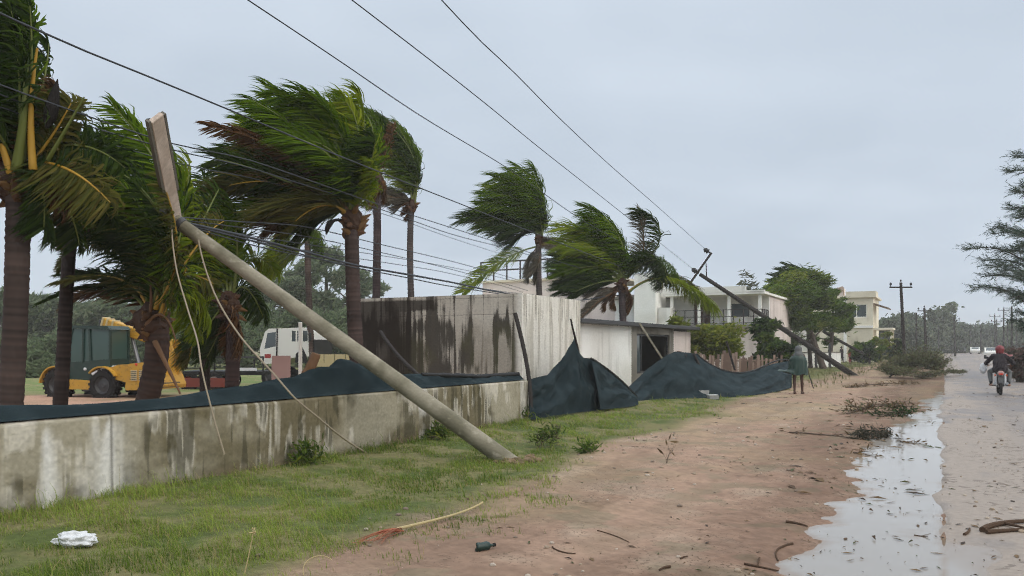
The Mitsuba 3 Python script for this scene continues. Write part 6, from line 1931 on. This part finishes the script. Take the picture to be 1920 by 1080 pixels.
    # a white bag hanging from the left hand
    b = blob(A(-.50, .86, .92), (.11, .10, .19), 12, .3, 2.2, 3)
    solo('plastic_bag', 'white plastic bag swinging at the rider\'s left arm', 'bag', fr(b), 'plastic_white_mat', smooth=True)


rider_and_bike()


def person_in_poncho():
    base = G(1497, 739, .02)
    base[2] = gz(base)
    key = thing('person', 'person in a dark green rain poncho walking beside the road with a stick', 'person')
    # local x to the right in the picture, y away from the camera; turned to walk away
    fr = lambda m: place(m, base, -.25)
    hipL, hipR = A(-.10, .02, .86), A(.09, 0, .86)
    knL, anL = A(-.13, .06, .48), A(-.13, -.04, .09)
    knR, anR = A(.12, .02, .48), A(.14, .08, .09)
    shL, shR = A(-.17, .0, 1.36), A(.17, .0, 1.36)
    elR, wrR = A(.27, .05, 1.12), A(.29, .16, .98)
    elL, wrL = A(-.25, .08, 1.10), A(-.17, .22, 1.0)
    body = [bone(hipL, .11, hipR, .11, 14), bone(A(-.07, 0, .92), .12, A(-.08, 0, 1.32), .10, 14), bone(A(.07, 0, .92), .12, A(.08, 0, 1.32), .10, 14), bone(shL * [.8, 1, 1], .075, shR * [.8, 1, 1], .075, 12)]
    body += leg(hipL, knL, anL) + leg(hipR, knR, anR) + arm(shL, elL, wrL) + arm(shR, elR, wrR) + head_mesh(A(.0, .04, 1.585), (.1, 1, -.1)) + hand(wrR, (.2, .5, -.6), (-.6, .3, -.3)) + hand(wrL, (.5, .5, -.3), (.3, .2, -1)) + shoe(anL, (.35, 1, 0)) + shoe(anR, (.45, 1, 0))
    scene[key] = mikit.ply(fr(fuse(body, .025, 6)), 'skin_mat', smooth=True)
    # poncho: shoulders to above the knees, blown out to the left at the hem
    n, m = 64, 26
    u, w = np.meshgrid(np.linspace(0, 2 * np.pi, n), np.linspace(0, 1, m), indexing='ij')
    z = 1.43 - .74 * w
    rx = np.interp(w, [0, .1, .25, .6, 1], [.08, .22, .285, .31, .35])
    ry = np.interp(w, [0, .1, .25, .6, 1], [.08, .16, .20, .23, .26])
    fold = 1 + .10 * w * np.sin(7 * u + 3 * w) + .05 * w * np.sin(13 * u + 1)
    x = rx * np.cos(u) * fold
    y = .01 + ry * np.sin(u) * fold
    left = np.clip(-np.cos(u), 0, 1)
    x = x - .30 * left ** 2 * sm(.72, 1.0, w) - .05 * w
    z = z + .16 * left ** 2 * sm(.8, 1.0, w) + .03 * np.sin(5 * u) * w
    v = np.stack([x, y, z], -1).reshape(-1, 3)
    f4 = face_grid(n, m)
    part(key, 'poncho', fr(trimesh.Trimesh(v, np.vstack([f4[:, [0, 1, 2]], f4[:, [0, 2, 3]]]), process=False)), 'poncho_mat', smooth=True)
    hood = fuse([bone(A(0, .02, 1.60), .125, A(0, .03, 1.52), .12, 14), bone(A(0, 0, 1.50), .10, A(0, 0, 1.40), .15, 14), bone(A(-.1, 0, 1.36), .10, A(.1, 0, 1.36), .10, 12)], .03, 4)
    part(key, 'hood', fr(hood), 'grey_cloth_mat', smooth=True)
    sk = MB().tube(curve([A(.27, .22, 1.12), A(.36, .20, .75), A(.52, .12, .20)], 10), .018, 8).out()
    solo('walking_stick', 'dark stick held at the right side of the person in the green poncho', 'stick', fr(sk), 'dark_pole_mat', smooth=40)


person_in_poncho()


def bystander(px, py, label, top, legs_mat, yaw, sit=False, scale=1.0, skin='skin_mat'):
    base = G(px, py, 0)
    base[2] = gz(base)
    key = thing('person', label, 'person')
    fr = lambda m: place(trimesh.Trimesh(np.array(m.vertices) * scale, m.faces, process=False), base, yaw)
    hipL, hipR = A(-.10, 0, .88), A(.10, 0, .88)
    knL, anL, knR, anR = A(-.12, .06, .48), A(-.12, 0, .09), A(.14, -.02, .48), A(.16, -.12, .09)
    shL, shR = A(-.18, .02, 1.38), A(.18, .02, 1.38)
    elL, wrL, elR, wrR = A(-.26, -.02, 1.12), A(-.24, .14, .92), A(.27, 0, 1.12), A(.25, .16, .95)
    torso = [bone(hipL, .11, hipR, .11, 12), bone(A(-.06, 0, .95), .115, A(-.09, .02, 1.33), .09, 12), bone(A(.06, 0, .95), .115, A(.09, .02, 1.33), .09, 12), bone(shL * [.8, 1, 1], .07, shR * [.8, 1, 1], .07, 12)]
    scene[key] = mikit.ply(fr(fuse(torso + leg(hipL, knL, anL) + leg(hipR, knR, anR) + arm(shL, elL, wrL) + arm(shR, elR, wrR) + head_mesh(A(0, .05, 1.6), (0, 1, 0)) + hand(wrL, (0, .3, -1), (.6, 0, 0)) + hand(wrR, (0, .3, -1), (-.6, 0, 0)) + shoe(anL, (0, 1, 0)) + shoe(anR, (0, 1, 0)), .035, 5)), skin, smooth=True)
    sh = [bone(hipL + [0, 0, .06], .135, hipR + [0, 0, .06], .135, 12), bone(A(-.06, 0, 1.0), .14, A(-.1, .02, 1.33), .11, 12), bone(A(.06, 0, 1.0), .14, A(.1, .02, 1.33), .11, 12)] + arm(shL, elL, elL * .5 + wrL * .5, (.08, .065, .055)) + arm(shR, elR, elR * .5 + wrR * .5, (.08, .065, .055))
    part(key, 'shirt', fr(fuse(sh, .04, 4)), top, smooth=True)
    tr = [bone(hipL, .125, hipR, .125, 12)]
    for h, k, a in ((hipL, knL, anL), (hipR, knR, anR)):
        tr += leg(h, k, k * .5 + a * .5, (.115, .09, .08))
    part(key, 'trousers', fr(fuse(tr, .04, 4)), legs_mat, smooth=True)
    part(key, 'hair', fr(mm(bone(A(0, .03, 1.645), .095, A(0, .02, 1.62), .098, 12))), 'hair_mat', smooth=True)


bystander(1578, 681, 'person in a dark jacket standing at the garden wall under the thin fallen pole', 'dark_cloth_mat', 'dark_cloth_mat', .6, scale=.96)
bystander(1594, 683, 'person in a reddish top with bare legs beside the one in the dark jacket', 'red_cloth_mat', 'red_cloth_mat', -1.2, skin='light_skin_mat', scale=.92)
bystander(1903, 668, 'tiny dark figure on the road at the right, beyond the rider', 'dark_cloth_mat', 'dark_cloth_mat', .3)

# ------------------------------------------------------------------ small things lying about
def crumpled(name, label, cat, c, radii, seed, material, amp=.35, freq=2.4):
    c = np.asarray(c, float).copy()
    c[2] = gz(c) + radii[2] * .72
    return solo(name, label, cat, blob(c, radii, seed, amp, freq, 4), material, smooth=35)


rng = np.random.default_rng(200)
bag = crumpled('plastic_bag', 'crumpled white plastic bag lying in the grass at the lower left', 'bag', G(141, 1030), (.165, .10, .075), 201, 'plastic_white_mat', .42, 2.6)
crumpled('plastic_bag', 'white plastic bag lying against the foot of the torn net fence', 'bag', G(1174, 760), (.19, .14, .10), 202, 'plastic_white_mat', .4, 2.4)
for (px, py, lab, rad) in ((1262, 744, 'grey broken block upright at the foot of the slumped net', (.21, .17, .20)), (1206, 756, 'small grey rubble lump between the white bag and the net', (.15, .1, .09)), (1312, 747, 'flat grey broken block at the foot of the slumped net', (.30, .2, .13)), (1336, 749, 'low dark rubble piece right of the flat grey block', (.24, .15, .07))):
    c = G(px, py)
    c[2] = gz(c) + rad[2] * .8
    m = trimesh.creation.box((2 * rad[0], 2 * rad[1], 2 * rad[2])).subdivide().subdivide().subdivide()
    v = np.array(m.vertices)
    v = v * (1 + .22 * (meshkit.fbm(v * 7 + px, 3, seed=px) - .5)[:, None])
    v = v @ rotz(rng.uniform(0, 3)).T @ trimesh.transformations.rotation_matrix(rng.uniform(-.2, .2), [0, 1, 0])[:3, :3].T + c
    solo('concrete_lump', lab, 'rubble', trimesh.Trimesh(v, m.faces, process=False), 'block_mat', smooth=False)


def stick(label, pts, r, material='twig_mat', name='stick', lift=.0, fork=None, group=None, cat='stick'):
    p = []
    for a, b in pts:
        q = G(a, b)
        q[2] = max(gz(q), WZ) + r * .8 + lift
        p.append(q)
    c = curve(p, 16) if len(p) > 2 else curve([p[0], (p[0] + p[1]) / 2 + [0, 0, r * .6], p[1]], 16)
    mb = MB().tube(c, np.linspace(r, r * .55, 16), 7)
    for f_ in fork or ():
        q = G(*f_)
        q[2] = max(gz(q), WZ) + r
        mb.tube([c[8], q], [r * .6, r * .25], 6)
    solo(name, label, cat, mb.out(), material, smooth=40, group=group)


stick('dark stick lying at the left shore of the puddle', [(1474, 983), (1495, 984), (1514, 987)], .014)
stick('bent twig with a hooked end half in the puddle', [(1486, 1024), (1464, 1031), (1455, 1039), (1459, 1050)], .011)
stick('short upright-looking twig at the very front of the puddle', [(1424, 1052), (1421, 1064)], .009)
stick('thin forked twig floating in the middle of the near puddle', [(1714, 1001), (1728, 1003), (1740, 1004)], .005, fork=[(1746, 998), (1744, 1010)])
stick('thick wet branch lying at the right edge of the puddle', [(1842, 998), (1866, 989), (1895, 985), (1945, 983)], .03, fork=[(1930, 1000)])
stick('second dark bough under the thick wet branch', [(1850, 1001), (1890, 999), (1940, 998)], .022)
stick('curled dark leaf stalk standing in the puddle left of the thick branch', [(1808, 1003), (1815, 999), (1818, 993)], .014)
stick('short crooked twig on the bare dirt', [(1036, 1033), (1052, 1041), (1066, 1043), (1079, 1042)], .008)
stick('thin straight twig on the damp dirt left of the puddle', [(1120, 1000), (1150, 1006), (1180, 1016)], .006)
stick('small dark twig beside the near left shore of the puddle', [(1276, 1056), (1290, 1052)], .008)
stick('flat wet leaf stalk at the bottom edge of the puddle', [(1396, 1062), (1420, 1066), (1460, 1069)], .010)
stick('short dark twig on the dirt in front of the weed tuft', [(1256, 1070), (1236, 1077)], .012)


def palm_stalk():
    key = thing('palm_stalk', 'pale broken palm stalk with a reddish frayed end lying on the grass', 'palm stalk')
    p = []
    for a, b, l in ((905, 956, .05), (838, 979, .04), (790, 992, .04), (744, 1004, .045)):
        q = G(a, b)
        q[2] = gz(q) + l
        p.append(q)
    v, f = tube(curve(p, 24), np.linspace(.009, .015, 24), 8)
    part(key, 'stalk', trimesh.Trimesh(v, f, process=False), 'dry_stick_mat', smooth=40)
    r2 = np.random.default_rng(9)
    mb = MB()
    for i in range(18):
        a, b = G(748 + r2.normal(0, 4), 1003 + r2.normal(0, 1.2)), G(660 + r2.uniform(-8, 60), 1028 + r2.normal(0, 2.5))
        a[2], b[2] = gz(a) + r2.uniform(.02, .05), gz(b) + r2.uniform(.015, .05)
        m = (a + b) / 2 + r2.normal(0, .02, 3) + [0, 0, .02]
        mb.tube(curve([a, m, b], 8), np.linspace(.005, .002, 8), 4, c=np.array(C(*[(150, 86, 62), (128, 78, 58), (168, 112, 84)][r2.integers(3)])) * r2.uniform(.8, 1.2))
    k = numbered(f'{key}__frayed_end')
    scene[k] = mikit.ply(mb.out(), 'vertex_mat', color=mb.col())
    labels[k] = {'label': 'reddish frayed fibres', 'kind': 'stuff'}


palm_stalk()


def bottle():
    key = thing('crushed_bottle', 'small crushed dark green bottle lying on the bare dirt', 'bottle')
    c = G(908, 1036)
    c[2] = gz(c) + .035
    prof = np.array([[.001, -.075], [.03, -.072], [.036, -.06], [.034, -.02], [.036, .02], [.03, .045], [.014, .065], [.013, .085], [.001, .086]])
    m = trimesh.creation.revolve(prof, sections=24)
    v = np.array(m.vertices)
    v = v * (1 + .5 * (meshkit.fbm(v * 28 + 3, 2, seed=4) - .5))[:, None]
    R = rotz(.5) @ trimesh.transformations.rotation_matrix(math.pi / 2, [0, 1, 0])[:3, :3]
    part(key, 'body', trimesh.Trimesh(v @ R.T + c, m.faces, process=False), 'dark_green_mat', smooth=40)
    cap = trimesh.creation.cylinder(.016, .02, sections=14)
    part(key, 'cap', trimesh.Trimesh((np.array(cap.vertices) + [0, 0, .095]) @ R.T + c, cap.faces, process=False), 'hair_mat', smooth=40)


bottle()


def dry_weed():
    key = thing('dry_weed', 'single dry weed stem with a seed head standing in the near grass', 'weed')
    b = G(457, 1078)
    b[2] = gz(b) - .02
    t = P(476, 990, b[1])
    c = curve([b, (b + t) / 2 + [.004, 0, 0], t], 14)
    mb = MB().tube(c, np.linspace(.006, .003, 14), 6)
    r2 = np.random.default_rng(31)
    for i in range(9):
        q = t + np.array([0, 0, -r2.uniform(0, .05)])
        mb.tube([q, q + np.array([r2.normal(0, .02), r2.normal(0, .02), r2.uniform(.0, .02)])], [.003, .005], 5)
    scene[key] = mikit.ply(mb.out(), 'dry_stick_mat', smooth=40)
    key = thing('dry_weed', 'thin arching weed stem bowed over in the near grass', 'weed')
    p = [P(570, 1080, 6.1), P(576, 1052, 6.15), P(600, 1042, 6.2), P(622, 1050, 6.2)]
    scene[key] = mikit.ply(trimesh.Trimesh(*tube(curve(p, 16), .004, 5), process=False), 'dry_stick_mat', smooth=40)


dry_weed()


def clods():
    """The torn-up soil at the foot of the leaning pole, and stones along the wall."""
    r2 = np.random.default_rng(77)
    mb = MB()
    foot = P(957, 868, 12.1)
    for i in range(60):
        a, d = r2.uniform(0, 2 * np.pi), abs(r2.normal(.16, .16)) + .1
        c = np.array([foot[0] + math.cos(a) * d, foot[1] + math.sin(a) * d, 0])
        rr = r2.uniform(.015, .06) * (1.3 - min(d, .9))
        c[2] = gz(c) + rr * .4
        b = blob(c, (rr * 1.2, rr, rr * .8), i, .4, 2.0, 1)
        mb.mesh(b, np.array(C(118, 98, 76)) * r2.uniform(.6, 1.1))
    solo('soil_clods', 'broken clods of soil heaved up round the foot of the leaning grey pole', 'soil', mb.out(), 'vertex_mat', color=mb.col(), kind='stuff')
    for i, (px, py) in enumerate(((938, 872), (978, 874), (985, 862), (925, 862))):
        pass


clods()


def stones():
    r2 = np.random.default_rng(78)
    mb = MB()
    for i in range(520):
        s, t = r2.uniform(4.5, 20), r2.uniform(-1.5, 5.2)
        rr = .004 + .022 * r2.uniform() ** 3
        c = RT(s, t)
        c[2] = gz(c) + rr * .3
        if c[2] < WZ:
            continue
        mb.mesh(blob(c, (rr * 1.3, rr, rr * .8), i, .3, 1.5, 1), np.array(C(*[(150, 134, 116), (118, 104, 92), (168, 156, 142)][r2.integers(3)])))
    solo('pebbles', 'small pebbles scattered over the bare dirt', 'pebbles', mb.out(), 'vertex_mat', color=mb.col(), kind='stuff')


stones()
for lab, a, b, sd in (('ragged weed clump against the wall under the loose grey wire', (560, 888), (590, 886), 301), ('ragged weed clump at the wall foot just left of the leaning pole', (812, 838), (840, 836), 302), ('small weed clump at the wall end by the dark stake', (962, 800), (984, 799), 303)):
    brush('weed_clump', lab, G(*a), G(*b), .28, 34, sd, MIDG + OLV[:1], .8, .5, .004, cat='weeds', twig=.24)

# ------------------------------------------------------------------ the moist air
scene['haze_air'] = {'type': 'homogeneous', 'albedo': rgb((0.95, 0.95, 0.95)), 'sigma_t': 0.0009}
scene['haze'] = {'type': 'cube', 'to_world': T().translate([0, 700, 9.0]).scale([2600, 2600, 11.0]), 'bsdf': {'type': 'null'}, 'interior': {'type': 'ref', 'id': 'haze_air'}}
labels['haze'] = {'label': 'thin grey moist air', 'category': 'haze', 'kind': 'stuff'}
scene['camera']['medium'] = {'type': 'ref', 'id': 'haze_air'}
